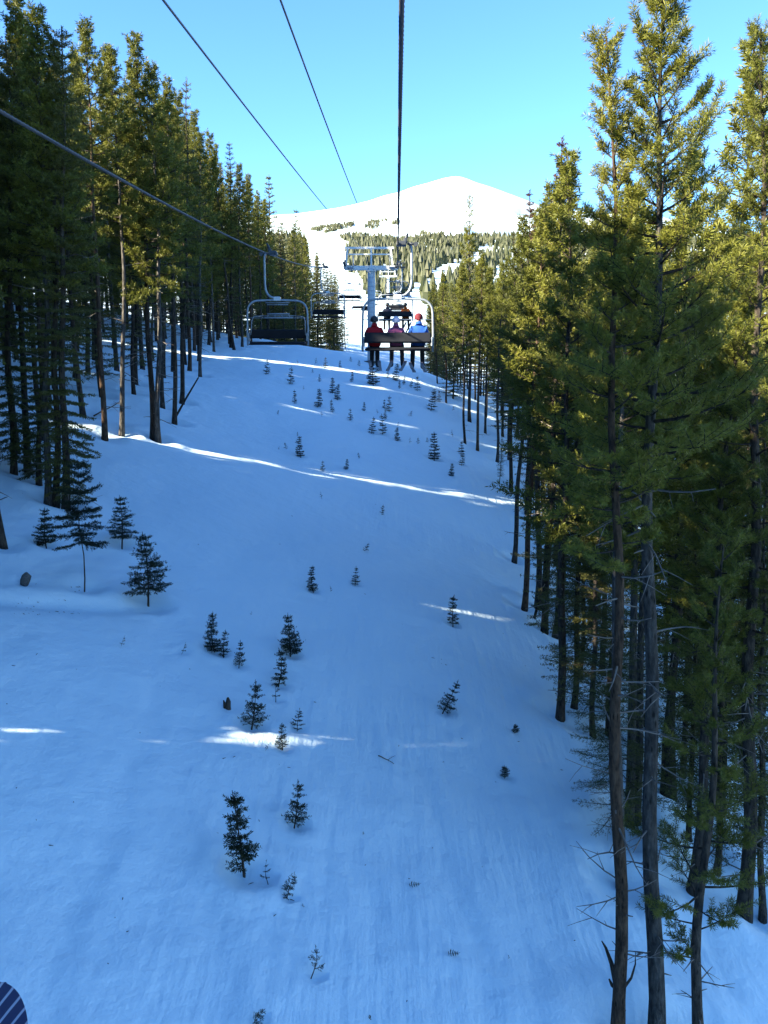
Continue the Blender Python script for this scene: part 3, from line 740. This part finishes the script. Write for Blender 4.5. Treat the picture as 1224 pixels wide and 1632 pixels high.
mb = MB(); mb.tube([[0, 0, -.2], [.01, 0, .05], [.03, 0, .16], [.035, .01, .24]], [.06, .055, .05, .02], 8); mb.tube([[-.05, .02, -.2], [-.04, .02, .1], [-.05, .02, .2]], [.035, .035, .012], 7)
o = mb.build('stump', ['bark']); o.location = p; o.rotation_euler = (0, -.1, .4); tag(o, 'short dark split stump beside a patch of sunlit snow', 'stump')
def stick(x0, y0, x1, y1, r, label, name='stick', bends=3, lift=0.02, fork=True):
    a, b = hit(x0, y0), hit(x1, y1); mb = MB(); pts = []
    for i in range(6):
        q = a + (b - a) * i / 5; q[2] = float(T(q[0], q[1])) + lift + random.uniform(0, .02); pts.append(q - a)
    mb.tube(pts, np.linspace(r, r * .4, 6), 5)
    if fork:
        mb.tube([pts[3], pts[3] + np.array([.08, .06, .03]), pts[3] + np.array([.15, .14, .02])], [r * .6, r * .4, r * .2], 4)
    o = mb.build(name, ['deadwood' if name == 'branch' else 'bark']); o.location = a
    return tag(o, label, 'stick')
stick(603, 1206, 628, 1219, .012, 'thin dark stick lying on the open snow')
stick(0, 798, 40, 787, .012, 'long bare twig lying on the snow by the uphill trees', 'stick')
stick(150, 668, 198, 640, .03, 'fallen pole leaning in the snow among the uphill trunks', 'fallen_pole', lift=.1, fork=False)
# leaning stub at the downhill edge, dead leaning pole uphill
p = hit(850, 987); mb = MB(); mb.tube([[0, 0, -.1], [.12, 0, .45], [.26, .05, .95]], [.05, .045, .02], 7)
o = mb.build('dead_stub', ['bark']); o.location = p; tag(o, 'short dead stub leaning against the bare downhill trunks', 'stump')
p = hit(276, 668); mb = MB(); mb.tube([[0, 0, -.1], [.5, .2, .8], [1.05, .5, 1.75]], [.05, .045, .03], 7)
o = mb.build('leaning_pole', ['bark_grey']); o.location = p; tag(o, 'bare dead pole propped at a slant beside the uphill edge pines', 'dead tree')
p = hit(4, 868); mb = MB(); mb.tube([[.03, 0, -.2], [0, 0, .2], [-.07, 0, .9], [-.2, 0, 2.1]], [.11, .085, .075, .03], 8)
for q in range(7):
    z = .5 + q * .2; mb.tube(branch_curve((-.03 - z * .05, 0, z), random.uniform(0, 6.3), random.uniform(-.6, .1), .5, -.3, 4), [.012, .009, .006, .003], 4, 1, cap=False)
o = mb.build('dead_snag', ['bark', 'deadwood']); o.location = p; tag(o, 'broken dead snag with bare twigs on the uphill snow', 'dead tree'); WELLS.append((p[0], p[1], .4, .1))
# forked dead limb at the foot of the slim orange-barked pine
p = hit(988, 1590); p = ray(988, 1575) * (10.2 / ray(988, 1575)[1])
mb = MB()
mb.tube([[.05, 0, -.35], [-.05, -.06, 0], [-.10, -.1, .2], [-.17, -.12, .48], [-.26, -.12, .72], [-.31, -.1, .80]], [.05, .045, .038, .030, .018, .008], 7)
mb.tube([[-.06, -.08, .05], [-.15, -.14, .16], [-.20, -.16, .27]], [.035, .024, .012], 6)
mb.tube([[.05, 0, 0], [.13, -.05, .2], [.17, -.06, .42], [.16, -.06, .6]], [.022, .016, .010, .004], 6)
limb = mb.build('dead_limb', ['bark'], SLIM); bpy.context.view_layer.update(); limb.matrix_world = Matrix.Translation(p)
# tiny debris
def debris():
    mb = MB()
    for i in range(230):
        px, py = random.uniform(0, 960), random.uniform(760, 1632)
        if random.random() < .35: px, py = random.uniform(20, 130), random.uniform(930, 980)
        q = hit(px, py, 60)
        if q is None or q[0] > 4: continue
        L = random.uniform(.01, .05); a = random.uniform(0, 6.3)
        d = np.array([math.cos(a) * L, math.sin(a) * L, random.uniform(0, .01)])
        mb.tube([q - d, q + [0, 0, .006], q + d], [.003, .007, .003], 4, 0)
    return mb
o = debris().build('bark_flakes', ['bark']); tag(o, 'scattered bark flakes and needles specking the snow', 'debris', kind='stuff')
# ------------------------------------------------------------------ snow ground and mountain
def axis_grid(lo, a, b, hi, h, g):
    mid = list(np.arange(a, b + 1e-6, h)); s = h; up = []; c = b
    while c < hi: s *= g; c += s; up.append(c)
    dn = []; s = h; c = a
    while c > lo: s *= g; c -= s; dn.append(c)
    return np.array(dn[::-1] + mid + up)
gx = axis_grid(-900, -13.5, 7.5, 900, .16, 1.075)
gy = np.concatenate([np.arange(-60, 5, 1.0), np.arange(5, 26, .14), np.arange(26, 45, .22), np.arange(45, 90, .4)])
c, s_ = 90.0, .4; far = []
while c < 1250: far.append(c); s_ *= 1.045; c += s_
gy = np.concatenate([gy, far])
GX, GY = np.meshgrid(gx, gy); GZ = T(GX, GY)
for wx, wy, wr, wd in WELLS:                                     # scooped snow round stems
    ix = np.where(np.abs(gx - wx) < wr * 3.2)[0]; iy = np.where(np.abs(gy - wy) < wr * 3.2)[0]
    if not len(ix) or not len(iy): continue
    sl = np.ix_(iy, ix)
    r2 = ((GX[sl] - wx) ** 2 + (GY[sl] - wy) ** 2) / wr ** 2
    GZ[sl] += -wd * np.exp(-r2 * 1.3) + wd * .35 * np.exp(-(np.sqrt(r2) - 1.5) ** 2 * 3)
def grid_faces(ny, nx):
    i = (np.arange(ny - 1)[:, None] * nx + np.arange(nx - 1)).ravel()
    return np.stack([i, i + 1, i + nx + 1, i + nx], 1)
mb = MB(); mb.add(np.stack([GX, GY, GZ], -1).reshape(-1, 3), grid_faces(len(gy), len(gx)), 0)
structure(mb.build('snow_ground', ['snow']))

RIDGE = [(-600, 380), (200, 352), (380, 347), (470, 341), (540, 331), (590, 319), (640, 304), (690, 289), (712, 283), (730, 281), (748, 285), (770, 294), (800, 304), (860, 328), (960, 341), (1050, 346), (1130, 362), (1224, 378), (1900, 420)]
rx = [ray(*q)[0] / ray(*q)[1] for q in RIDGE]; rz = [ray(*q)[2] / ray(*q)[1] for q in RIDGE]
YR = 3200.0
uu = np.linspace(-1.0, 1.1, 320); yy = np.concatenate([np.linspace(900, YR, 110), np.linspace(YR + 60, 4600, 14)])
U, YY = np.meshgrid(uu, yy)
rid = np.interp(U, rx, rz) * YR
tt = np.clip((YY - 900) / (YR - 900), 0, 1)
ZM = 40 + (rid - 40) * tt ** 1.25
ZM = np.where(YY > YR, rid - (YY - YR) * .35, ZM)
nzm = 90 * vnoise(U * 9 + 2, YY * .0022) + 45 * vnoise(U * 26, YY * .005 + 3) + 18 * vnoise(U * 70, YY * .012)
ZM = ZM + nzm * np.sin(np.clip(tt, 0, 1) * np.pi) * .8
ZM = ZM + np.where(YY <= YR, 5 * vnoise(U * 60, YY * 0.02) * tt, 0)
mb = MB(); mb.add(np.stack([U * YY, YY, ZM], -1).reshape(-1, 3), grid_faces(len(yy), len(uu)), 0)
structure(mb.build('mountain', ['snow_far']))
def TM(x, y):
    iu = np.clip((x / y - uu[0]) / (uu[1] - uu[0]), 0, len(uu) - 1.001); iy = np.clip(np.searchsorted(yy, y) - 1, 0, len(yy) - 2)
    k = int(iu); fr = iu - k; fy = (y - yy[iy]) / (yy[iy + 1] - yy[iy])
    return (ZM[iy, k] * (1 - fr) + ZM[iy, k + 1] * fr) * (1 - fy) + (ZM[iy + 1, k] * (1 - fr) + ZM[iy + 1, k + 1] * fr) * fy

# far woods on the hillside and on the mountain's shoulder: each tree a small ragged spire, too many and small to count
def spire_forest(spots, name, label):
    N = len(spots); S = np.array(spots)                         # x, y, z, h
    n = 5; lv = [(0.0, .04), (.10, .17), (.45, .12), (.47, .15), (1.0, .006)]
    V = []; Fa = []
    th = np.arange(n) * 2 * np.pi / n
    for k, (hz, r) in enumerate(lv):
        jit = .45 + 1.0 * rng.random((N, n)); ph = rng.random((N, 1)) * 6
        rr = r * S[:, 3:4] * jit
        V.append(np.stack([S[:, 0:1] + np.cos(th + ph * 0) * rr, S[:, 1:2] + np.sin(th) * rr, S[:, 2:3] + hz * S[:, 3:4] - (.03 * S[:, 3:4] * rng.random((N, n)))], -1))
    V = np.stack(V, 1)                                           # N, levels, n, 3
    base = (np.arange(N) * len(lv) * n)[:, None, None]
    k = np.arange(len(lv) - 1)[None, :, None] * n; i = np.arange(n)[None, None, :]; j = (i + 1) % n
    f = np.stack([base + k + i, base + k + j, base + k + n + j, base + k + n + i], -1).reshape(-1, 4)
    mb = MB(); mb.add(V.reshape(-1, 3), f, 0, np.repeat(rng.random(N), (len(lv) - 1) * n), smooth=False)
    o = mb.build(name, ['far_wood']); return tag(o, label, 'forest', kind='stuff')
MAT['far_wood'] = needle_material('far_conifers', (0.028, 0.036, 0.016), (0.055, 0.062, 0.026), (0.085, 0.085, 0.045))
def inside(px, py, poly):
    r = False; j = len(poly) - 1
    for i in range(len(poly)):
        (xi, yi), (xj, yj) = poly[i], poly[j]
        if (yi > py) != (yj > py) and px < (xj - xi) * (py - yi) / (yj - yi) + xi: r = not r
        j = i
    return r
OPEN_RUNS = [[(484, 300), (556, 300), (556, 436), (575, 440), (585, 470), (590, 600), (480, 600)],
             [(610, 500), (655, 466), (700, 440), (722, 428), (720, 444), (690, 470), (650, 500), (640, 600), (600, 600)],
             [(676, 440), (700, 425), (742, 416), (768, 398), (790, 396), (776, 420), (740, 436), (700, 452)],
             [(770, 470), (790, 430), (820, 405), (862, 396), (850, 425), (815, 445), (800, 480)]]
spots = []
for _ in range(15500):
    y = 262 + 640 * random.random() ** .8; x = random.uniform(-.34, .52) * y
    z = float(T(x, y)); px, py = project((x, y, z))
    if any(inside(px + random.gauss(0, 3), py + random.gauss(0, 2), q) for q in OPEN_RUNS): continue
    if edge_l(y) - 4 < x < edge_r(y) + 4 and y < 262: continue
    if vnoise(np.array([x * .02]), np.array([y * .015]))[0] < -.38: continue
    spots.append((x, y, z - .2, random.uniform(4.0, 8.5)))
spire_forest(spots, 'hillside_forest', 'sunlit conifer forest covering the far hillside between white ski runs')
spots = []
PATCH = [[(490, 366), (560, 356), (600, 350), (640, 344), (642, 356), (600, 366), (560, 362), (520, 372)], [(658, 366), (672, 368), (700, 384), (694, 388)],
         [(540, 376), (600, 372), (640, 380), (640, 395), (560, 395)]]
for _ in range(26000):
    y = random.uniform(1000, 2700); x = random.uniform(-.12, .1) * y
    z = TM(x, y); px, py = project((x, y, z))
    if any(inside(px, py, q) for q in PATCH) and vnoise(np.array([x * .03]), np.array([y * .012]))[0] > -.08 + .1 * random.random(): spots.append((x, y, z - 1, random.uniform(8, 14)))
if spots: spire_forest(spots, 'treeline_forest', 'sparse grey-green forest patches at the tree line of the white mountain')
# ------------------------------------------------------------------ chairlift
def rope_x(y, side): return 0.03 + 0.0145 * y + (0.0 if side > 0 else -4.1)
def rope_z(y):
    if y <= 70: return 2.4 + .029 * (y - 8) + .001025 * ((y - 17) ** 2 - 81)
    if y <= 210: q = y - 70; return 7.0 - .0073 * q + .000614 * q * q
    q = y - 210; return 18 + .02 * q + .00042 * q * q
for side, lab in ((1, 'taut twisted steel haul rope carrying the occupied chairs uphill'), (-1, 'twisted steel haul rope carrying the empty chairs back down')):
    ys = np.concatenate([np.arange(-14, 30, .03), np.arange(30, 70, .12), np.arange(70, 210, 1.0), np.arange(210, 430, 5.0)])
    mb = MB(); mb.tube([[rope_x(y, side), y, rope_z(y)] for y in ys], .021, 12, lobes=6, twist=0.0)
    # lay the strands helically by turning each ring
    v = mb.v[0]; n = 12; th = np.arange(n) * 2 * np.pi / n
    for i, y in enumerate(ys):
        rr = .0195 * (1 + .16 * np.cos(6 * (th + y * 11.0)))
        v[i * n:(i + 1) * n, 0] = rope_x(y, side) + rr * np.cos(th); v[i * n:(i + 1) * n, 2] = rope_z(y) + rr * np.sin(th); v[i * n:(i + 1) * n, 1] = y
    tag(mb.build('haul_rope', ['rope']), lab, 'cable')
def comm(pts, label):
    P_ = np.array(pts, float); ys = np.arange(-12, 330, 1.0)
    c = np.polyfit(P_[:3, 1], P_[:3, 2], 2)
    mb = MB(); mb.tube([[P_[0, 0] + (P_[2, 0] - P_[0, 0]) * (y - P_[0, 1]) / (P_[2, 1] - P_[0, 1]), y, np.polyval(c, y) if y < 70 else P_[2, 2] + (rope_z(y) - rope_z(70)) * 1.0] for y in ys], .015, 8)
    tag(mb.build('signal_cable', ['cable']), label, 'cable')
def at_y(px, py, y): d = ray(px, py); return d * (y / d[1])
tA, tB = at_y(577, 395, 70), at_y(602, 394, 70)
xa = lambda px, py, tx: ray(px, py) * ((tx - .82) / ray(px, py)[0])
def on_line(px, py, t):                       # where the ray meets the vertical plane through the cable
    d = ray(px, py); k = (t[0] - .0145 * 70) / (d[0] - .0145 * d[1]); return d * k
comm([on_line(260, 0, tA), on_line(420, 207, tA), tA], 'thin overhead signal cable strung wide of the occupied chairs, to the tower frame')
comm([on_line(447, 0, tB), on_line(508, 165, tB), tB], 'thin overhead signal cable strung nearest the occupied haul rope')

def make_chair(empty):
    r = link('lift_chair', None)
    mb = MB()
    mb.box((.10, 0, .02), (.26, .34, .12), 0, bev=.02); mb.box((.20, .02, .10), (.10, .22, .14), 0, bev=.02)
    mb.box((.0, 0, 0), (.09, .42, .085), 0, bev=.02)
    mb.tube([[.2, .05, .1], [.24, .1, .24], [.27, .12, .30]], [.045, .04, .03], 8); mb.tube([[.26, -.05, .02], [.5, -.05, 0]], .035, 8)
    mb.tube([[.48, -.1, 0], [.48, .0, 0]], .06, 10)
    mb.build('grip', ['rubber'], r)
    mb = MB(); pts = [(.30, 0, .02), (.36, 0, -.06), (.375, 0, -.25), (.375, 0, -.95), (.36, 0, -1.10), (.31, 0, -1.22), (.22, 0, -1.31), (.10, 0, -1.36), (0, 0, -1.37)]
    mb.tube(pts, .035, 10); mb.build('hanger', ['galv'], r)
    mb = MB(); mb.box((0, 0, -1.385), (.22, .16, .13), 0, bev=.015); mb.build('hanger_plate', ['paint'], r)
    mb = MB(); b = [(-.97, 0, -2.85), (-.975, 0, -2.4), (-.96, 0, -1.85)]
    for a in np.linspace(0, math.pi / 2, 6): b.append((-.95 + .34 * (1 - math.cos(a)), 0, -1.76 + .32 * math.sin(a)))
    b += [(-.2, 0, -1.425)]; b = b + [(-x, y, z) for x, y, z in b[::-1]]
    mb.tube(b, .031, 10); mb.build('bail', ['galv'], r)
    mb = MB(); mb.tube([(-.96, .02, -1.98), (.96, .02, -1.98)], .011, 6); mb.build('crossbar', ['galv'], r)
    mb = MB(); mb.box((0, .06, -2.765), (1.76, .52, .075), 0, bev=.03); mb.tube([(-.9, -.2, -2.79), (.9, -.2, -2.79)], .022, 8); mb.tube([(-.9, .26, -2.81), (.9, .26, -2.81)], .022, 8)
    mb.build('seat', ['dark'], r)
    mb = MB(); c_, s__ = math.cos(.14), math.sin(.14); mb.box((0, -.235, -2.47), (1.82, .06, .27), 0, rot=((1, 0, 0), (0, c_, s__), (0, -s__, c_)), bev=.025)
    mb.tube([(-.96, -.2, -2.60), (.96, -.2, -2.60)], .02, 8); mb.build('backrest', ['dark'], r)
    for sg in (-1, 1):
        mb = MB(); mb.box((sg * .935, -.05, -2.58), (.05, .42, .26), 0, bev=.02); mb.tube([(sg * .93, -.26, -2.5), (sg * .93, .28, -2.52)], .022, 8); mb.build('side_panel', ['galv'], r)
    if empty:
        f = link('restraint_bar', None, r)
        mb = MB()
        for sg in (-1, 1): mb.tube([(sg * .88, -.1, -2.5), (sg * .86, -.32, -2.05), (sg * .80, -.36, -1.92), (sg * .5, -.38, -1.90)], .014, 6)
        mb.tube([(-.5, -.38, -1.90), (.5, -.38, -1.90)], .016, 6); bar = mb.build('bar', ['galv'], f)
        mb = MB()
        for z, hw in ((-1.84, .36), (-1.96, .46)): mb.tube([(-hw, -.36, z), (hw, -.36, z)], .028, 6)
        for x in (-.36, -.12, .12, .36): mb.tube([(x, -.36, -1.97), (x * .9, -.36, -1.83)], .016, 6)
        mb.build('footrest', ['galv'], f)
        mb = MB()
        for z, hw in ((-1.50, .38), (-1.56, .34)): mb.tube([(-hw, -.1, z), (hw, -.1, z)], .02, 6)
        mb.build('brace', ['galv'], r)
    return r
chair_full, chair_empty = make_chair(False), make_chair(True)
used = {}
def put_chair(proto, y, side, label, rz=0.0, dx=0.0, group=None):
    c = proto if proto.name not in used else copy_tree(proto); used[proto.name] = 1
    slope = (rope_z(y + .5) - rope_z(y - .5))
    c.location = (rope_x(y, side) + dx, y, rope_z(y)); c.rotation_euler = (0, 0, rz + (0 if side > 0 else math.pi))
    tag(c, label, 'chairlift chair', group); return c
ch1 = put_chair(chair_full, 24.0, 1, 'chairlift chair carrying three riders seen from behind', -.02)
ch2 = put_chair(chair_full, 48.0, 1, 'chairlift chair carrying a dark-clad and an orange-clad rider', .02, -.12)
put_chair(chair_empty, 28.0, -1, 'empty chairlift chair with a dark bench hanging in front of the uphill trunks', .03, .25)
for y, q in ((50.5, 'second'), (74, 'third'), (97, 'fourth')): put_chair(chair_empty, y, -1, 'empty chair on the returning rope, %s after the one before the uphill trunks' % ORD[['second', 'third', 'fourth'].index(q)], 0, .1, 'empty chairs going down')
for i, y in enumerate((71.5, 95)): put_chair(chair_empty, y, 1, 'empty chair going up, %s beyond the two-rider chair' % ORD[i], 0, 0, 'empty chairs going up')
for y in (125, 150, 178): put_chair(chair_empty, y, -1, 'far small empty chair on the returning rope beyond the tower', 0, 0, 'far empty chairs')
for y in (122, 148, 175): put_chair(chair_empty, y, 1, 'far small empty chair on the ascending rope beyond the tower', 0, 0, 'far ascending chairs')

# ------------------------------------------------------------------ towers
def make_tower(y, label):
    cx = (rope_x(y, 1) + rope_x(y, -1)) / 2; zr = rope_z(y); zb = float(T(cx, y)); r = thing('lift_tower', label, 'lift tower', (cx, y, zb))
    H = zr - .55 - zb
    mb = MB(); mb.tube([(0, 0, -.5), (0, 0, .02), (0, 0, H * .5), (0, 0, H)], [.34, .34, .32, .30], 20)
    for zf in (.5, .97): mb.tube([(0, 0, H * zf - .04), (0, 0, H * zf + .04)], [.38, .38], 20)
    mb.build('mast', ['paint'], r)
    mb = MB(); mb.tube([(0, 0, -.6), (0, 0, .14)], .62, 16); mb.build('footing', ['rock'], r)
    mb = MB(); mb.box((0, 0, H + .02), (4.15, .34, .34), 0, bev=.03); mb.build('crossarm', ['paint'], r)
    top = H + 1.55; fr = link('lifting_frame', None, r)
    mb = MB()
    for x in (-1.95, 1.6): mb.box((x, 0, H + .85), (.16, .14, 1.4), 0, rot=((1, 0, .12 * (1 if x < 0 else -1)), (0, 1, 0), (0, 0, 1)))
    mb.box((0, 0, H + .85), (.13, .13, 1.4), 0); mb.build('post', ['paint'], fr)
    mb = MB(); mb.box((-.15, 0, top), (3.9, .16, .17), 0, bev=.02); mb.build('top_rail', ['paint'], fr)
    mb = MB(); mb.box((-.15, .0, top - .48), (3.3, .10, .10), 0); mb.build('lower_rail', ['paint'], fr)
    for sg in (-1, 1):
        sh = link('sheave_train', None, r); x = sg * 2.05
        mb = MB(); mb.box((x + sg * .12, 0, H + .32), (.07, 2.6, .20), 0, bev=.02); mb.box((x + sg * .06, 0, H + .15), (.18, .4, .4), 0, bev=.02)
        mb.build('beam', ['galv'], sh)
        for j in range(6):
            mb = MB(); yy_ = -1.15 + j * .46; mb.tube([(x - .05, yy_, H + .33), (x + .05, yy_, H + .33)], .2, 16); mb.build('sheave', ['rubber'], sh)
        mb = MB(); mb.box((x - sg * .42, 0, H - .02), (.45, 2.7, .05), 0)
        for yy_ in (-1.3, -.45, .45, 1.3): mb.tube([(x - sg * .62, yy_, H), (x - sg * .62, yy_, H + .95)], .02, 6)
        mb.tube([(x - sg * .62, -1.3, H + .95), (x - sg * .62, 1.3, H + .95)], .02, 6); mb.build('catwalk', ['galv'], r)
    mb = MB()
    for x in (-.2, .2): mb.tube([(x, -.48, .8), (x, -.48, H - .1)], .02, 6)
    for z in np.arange(1.0, H - .2, .33): mb.tube([(-.2, -.48, z), (.2, -.48, z)], .014, 5)
    for z in np.arange(1.2, H, 2.2): mb.tube([(0, -.48, z), (0, -.3, z)], .02, 5)
    mb.build('ladder', ['galv'], r)
make_tower(70.0, 'grey tubular lift tower with a white crossarm frame, standing just before the snow crest')
make_tower(210.0, 'distant white lift tower beyond the snow crest')

# ------------------------------------------------------------------ riders
def cloth(name, col): return simple(name, col, .8, 0, .15, 14, .2, .25)
for k_, c_ in dict(red=(.36, .010, .018), pink=(.28, .07, .16), blue=(.015, .07, .30), navy=(.02, .025, .05), orange=(.45, .09, .012), trousers=(.012, .012, .016), trousers_grey=(.035, .03, .032),
                   boots=(.03, .03, .035), skin=(.45, .27, .2), h_black=(.015, .015, .018), h_lilac=(.55, .52, .62), h_maroon=(.09, .012, .02), glove=(.02, .02, .02), board=(.03, .03, .05), lens=(.05, .03, .01)).items():
    MAT[k_] = cloth(k_ + '_cloth', c_) if k_ not in ('h_black', 'h_lilac', 'board', 'lens') else simple(k_ + '_shell', c_, .35, 0, .1, 8)
def rider_mesh(seed, spread=0.0, knee=0.0):
    random.seed(seed); j = lambda s=.02: random.uniform(-s, s)
    V = [(0, .02, .11), (0, -.02, .30), (0, -.03, .46), (0, .0, .56), (0, .03, .63), (0, .05, .73)]
    R = [(.17, .14), (.165, .125), (.19, .13), (.10, .09), (.065, .065), (.085, .095)]
    E = [(0, 1), (1, 2), (2, 3), (3, 4), (4, 5)]
    def chain(root, pts, rad):
        prev = root
        for p, r in zip(pts, rad): V.append(p); R.append((r, r)); E.append((prev, len(V) - 1)); prev = len(V) - 1
    for s in (-1, 1):
        chain(2, [(s * .17, -.02, .50), (s * .235 + j(), .02, .33), (s * .19 + j(), .24, .22 + j()), (s * .16, .32, .21), (s * .15, .38, .20)], [.075, .062, .050, .042, .036])
        sp = s * (.11 + spread + (j(.05)))
        chain(0, [(s * .10, .10, .09), (sp, .44 + j(), .08), (sp * 1.05, .47 + knee * s, -.20), (sp * 1.1, .49 + j(.06), -.42), (sp * 1.12, .52, -.50), (sp * 1.2, .68, -.53)], [.095, .075, .068, .060, .062, .052])
    me = bpy.data.meshes.new('body_cage'); me.from_pydata(V, E, []); o = bpy.data.objects.new('body_cage', me); COL.objects.link(o)
    m = o.modifiers.new('skin', 'SKIN'); m.use_smooth_shade = True
    for i, (a, b) in enumerate(R): me.skin_vertices[0].data[i].radius = (a, b); me.skin_vertices[0].data[i].use_root = (i == 0)
    ms = o.modifiers.new('sub', 'SUBSURF'); ms.levels = 2; ms.render_levels = 2
    bpy.context.view_layer.update()
    ev = o.evaluated_get(bpy.context.evaluated_depsgraph_get()); out = bpy.data.meshes.new_from_object(ev)
    bpy.data.objects.remove(o); bpy.data.meshes.remove(me)
    n = len(out.polygons); c = np.empty(n * 3); out.polygons.foreach_get('center', c); c = c.reshape(-1, 3)
    mi = np.zeros(n, np.int32)                                       # jacket
    mi[(c[:, 2] < .20) & (c[:, 1] > .10) & ~((np.abs(c[:, 0]) > .1) & (c[:, 2] > .165))] = 1
    mi[c[:, 2] < .04] = 1
    mi[c[:, 2] < -.34] = 2
    mi[(c[:, 2] > .60)] = 3
    mi[(c[:, 1] > .315) & (c[:, 2] > .15) & (c[:, 2] < .30)] = 4
    out.materials.clear()
    for k in ('red', 'trousers', 'boots', 'skin', 'glove'): out.materials.append(MAT[k])
    out.polygons.foreach_set('material_index', mi); out.polygons.foreach_set('use_smooth', [True] * n)
    return out
def rider(chair, x, mesh, jacket, trousers, helmet, label, s=1.0, turn=0.0):
    r = thing('person', label, 'person', chair.matrix_basis @ Vector((x, .02, -2.735)))
    r.rotation_euler = (0, 0, chair.rotation_euler.z); r.scale = (s, s, s)
    b = link('body', mesh, r)
    for i, k in ((0, jacket), (1, trousers)):
        b.material_slots[i].link = 'OBJECT'; b.material_slots[i].material = MAT[k]
    mb = MB(); mb.ellipsoid((0, .04, .755), (.115, .135, .125), 0, 18, 10, -.35); mb.tube([(-.0, -.085, .70), (0, -.10, .74)], [.03, .02], 6); h = mb.build('helmet', [helmet], r); h.rotation_euler = (0, 0, turn)
    mb = MB(); mb.ellipsoid((0, .135, .735), (.075, .05, .04), 0, 12, 7); g = mb.build('goggles', ['lens'], r); g.rotation_euler = (0, 0, turn)
    mb = MB(); mb.tube([(0, -.03, .55), (0, .0, .60), (0, .02, .645)], [.105, .088, .075], 12); mb.build('collar', [jacket], r)
    return r
m1, m2, m3 = rider_mesh(1), rider_mesh(2, .05, .03), rider_mesh(3, .02)
rider(ch1, -.64, m1, 'red', 'trousers', 'h_black', 'rider in a red jacket and black helmet', .98, .2)
rider(ch1, -.05, m2, 'pink', 'trousers_grey', 'h_lilac', 'rider in a pink jacket and pale helmet between two others', .96, -.1)
rider(ch1, .58, m3, 'blue', 'trousers', 'h_maroon', 'rider in a blue jacket and dark red hat', 1.06, .1)
rider(ch2, -.42, m3, 'navy', 'trousers', 'h_black', 'rider in dark clothing on the farther occupied chair', 1.0)
rider(ch2, .58, m2, 'orange', 'trousers', 'h_black', 'rider in an orange jacket on the farther occupied chair', 1.0, .3)
def ski_mesh(L, w, name='ski'):
    mb = MB(); ys = np.concatenate([np.linspace(-L / 2, L / 2 - .22, 10), np.linspace(L / 2 - .2, L / 2, 8) if w < .15 else L / 2 - .2 + .2 * np.sin(np.linspace(0, np.pi / 2, 30))]); v = []; f = []
    for y in ys:
        e = max(0, y - (L / 2 - .2)) / .2; e2 = max(0, (-L / 2 + .1) - y) / .1
        hw = w / 2 * math.sqrt(max(.02, 1 - e ** 2.4)) * (1 - .25 * e2) * (.86 + .14 * (2 * y / L) ** 2); zz = .09 * e * e * (1 if L > 1.4 else .6) + .02 * e2
        v += [(-hw, y, zz), (hw, y, zz), (hw, y, zz + .012), (-hw, y, zz + .012)]
    for i in range(len(ys) - 1):
        for k in range(4): f.append([i * 4 + k, i * 4 + (k + 1) % 4, i * 4 + 4 + (k + 1) % 4, i * 4 + 4 + k])
    f += [[0, 3, 2, 1], [len(v) - 4, len(v) - 3, len(v) - 2, len(v) - 1]]
    mb.add(v, f, 0, smooth=False); return mb
sk = ski_mesh(1.6, .10).mesh('ski', ['board'])
def ski(chair, x, lab, dz=0.0, rx=-.25, rz=0.0, grp=None):
    o = link('ski', sk, None, chair.matrix_basis @ Vector((x, .62, -3.335 + dz))); o.rotation_euler = (rx, 0, chair.rotation_euler.z + rz); return tag(o, lab, 'ski', grp)
for x in (-.77, -.51): ski(ch1, x, 'dark ski under the boots of the red-jacketed rider', .06, -.2, 0, 'skis of the rider in red')
for x in (-.24, .14): ski(ch1, x, 'dark ski under the boots of the pink-jacketed rider', .05, -.2, .1, 'skis of the rider in pink')
for x in (.42, .74): ski(ch1, x, 'dark ski under the boots of the blue-jacketed rider', .01, -.2, -.1, 'skis of the rider in blue')
for x in (.44, .72): ski(ch2, x, 'ski hanging from the orange-clad rider', .04, -.5, .25, 'skis of the rider in orange')

# the tip of a board on the camera's own chair
m, n, l, b = new_mat('striped_board')
tc = n.new('ShaderNodeTexCoord'); mp = n.new('ShaderNodeMapping'); mp.inputs['Rotation'].default_value = (0, 0, math.radians(35)); l.new(tc.outputs['Object'], mp.inputs['Vector'])
wv = n.new('ShaderNodeTexWave'); wv.inputs['Scale'].default_value = 13.0; wv.inputs['Distortion'].default_value = .6; wv.inputs['Detail'].default_value = 1; l.new(mp.outputs['Vector'], wv.inputs['Vector'])
cr = n.new('ShaderNodeValToRGB'); cr.color_ramp.elements[0].position = .86; cr.color_ramp.elements[0].color = (.012, .016, .06, 1); cr.color_ramp.elements[1].position = .94; cr.color_ramp.elements[1].color = (.30, .32, .40, 1)
l.new(wv.outputs['Fac'], cr.inputs['Fac']); l.new(cr.outputs['Color'], b.inputs['Base Color']); b.inputs['Roughness'].default_value = .4
MAT['striped'] = m
sb = ski_mesh(1.5, .23).build('snowboard', ['striped'])
tipd = ray(-10, 1592); tip = tipd * (1.62 / tipd[1])
sb.location = tip - np.array([0.0, .75, .06]); sb.rotation_euler = (.0, 0, -.02)
tag(sb, 'dark navy board tip with pale diagonal stripes hanging above the foreground snow', 'snowboard')
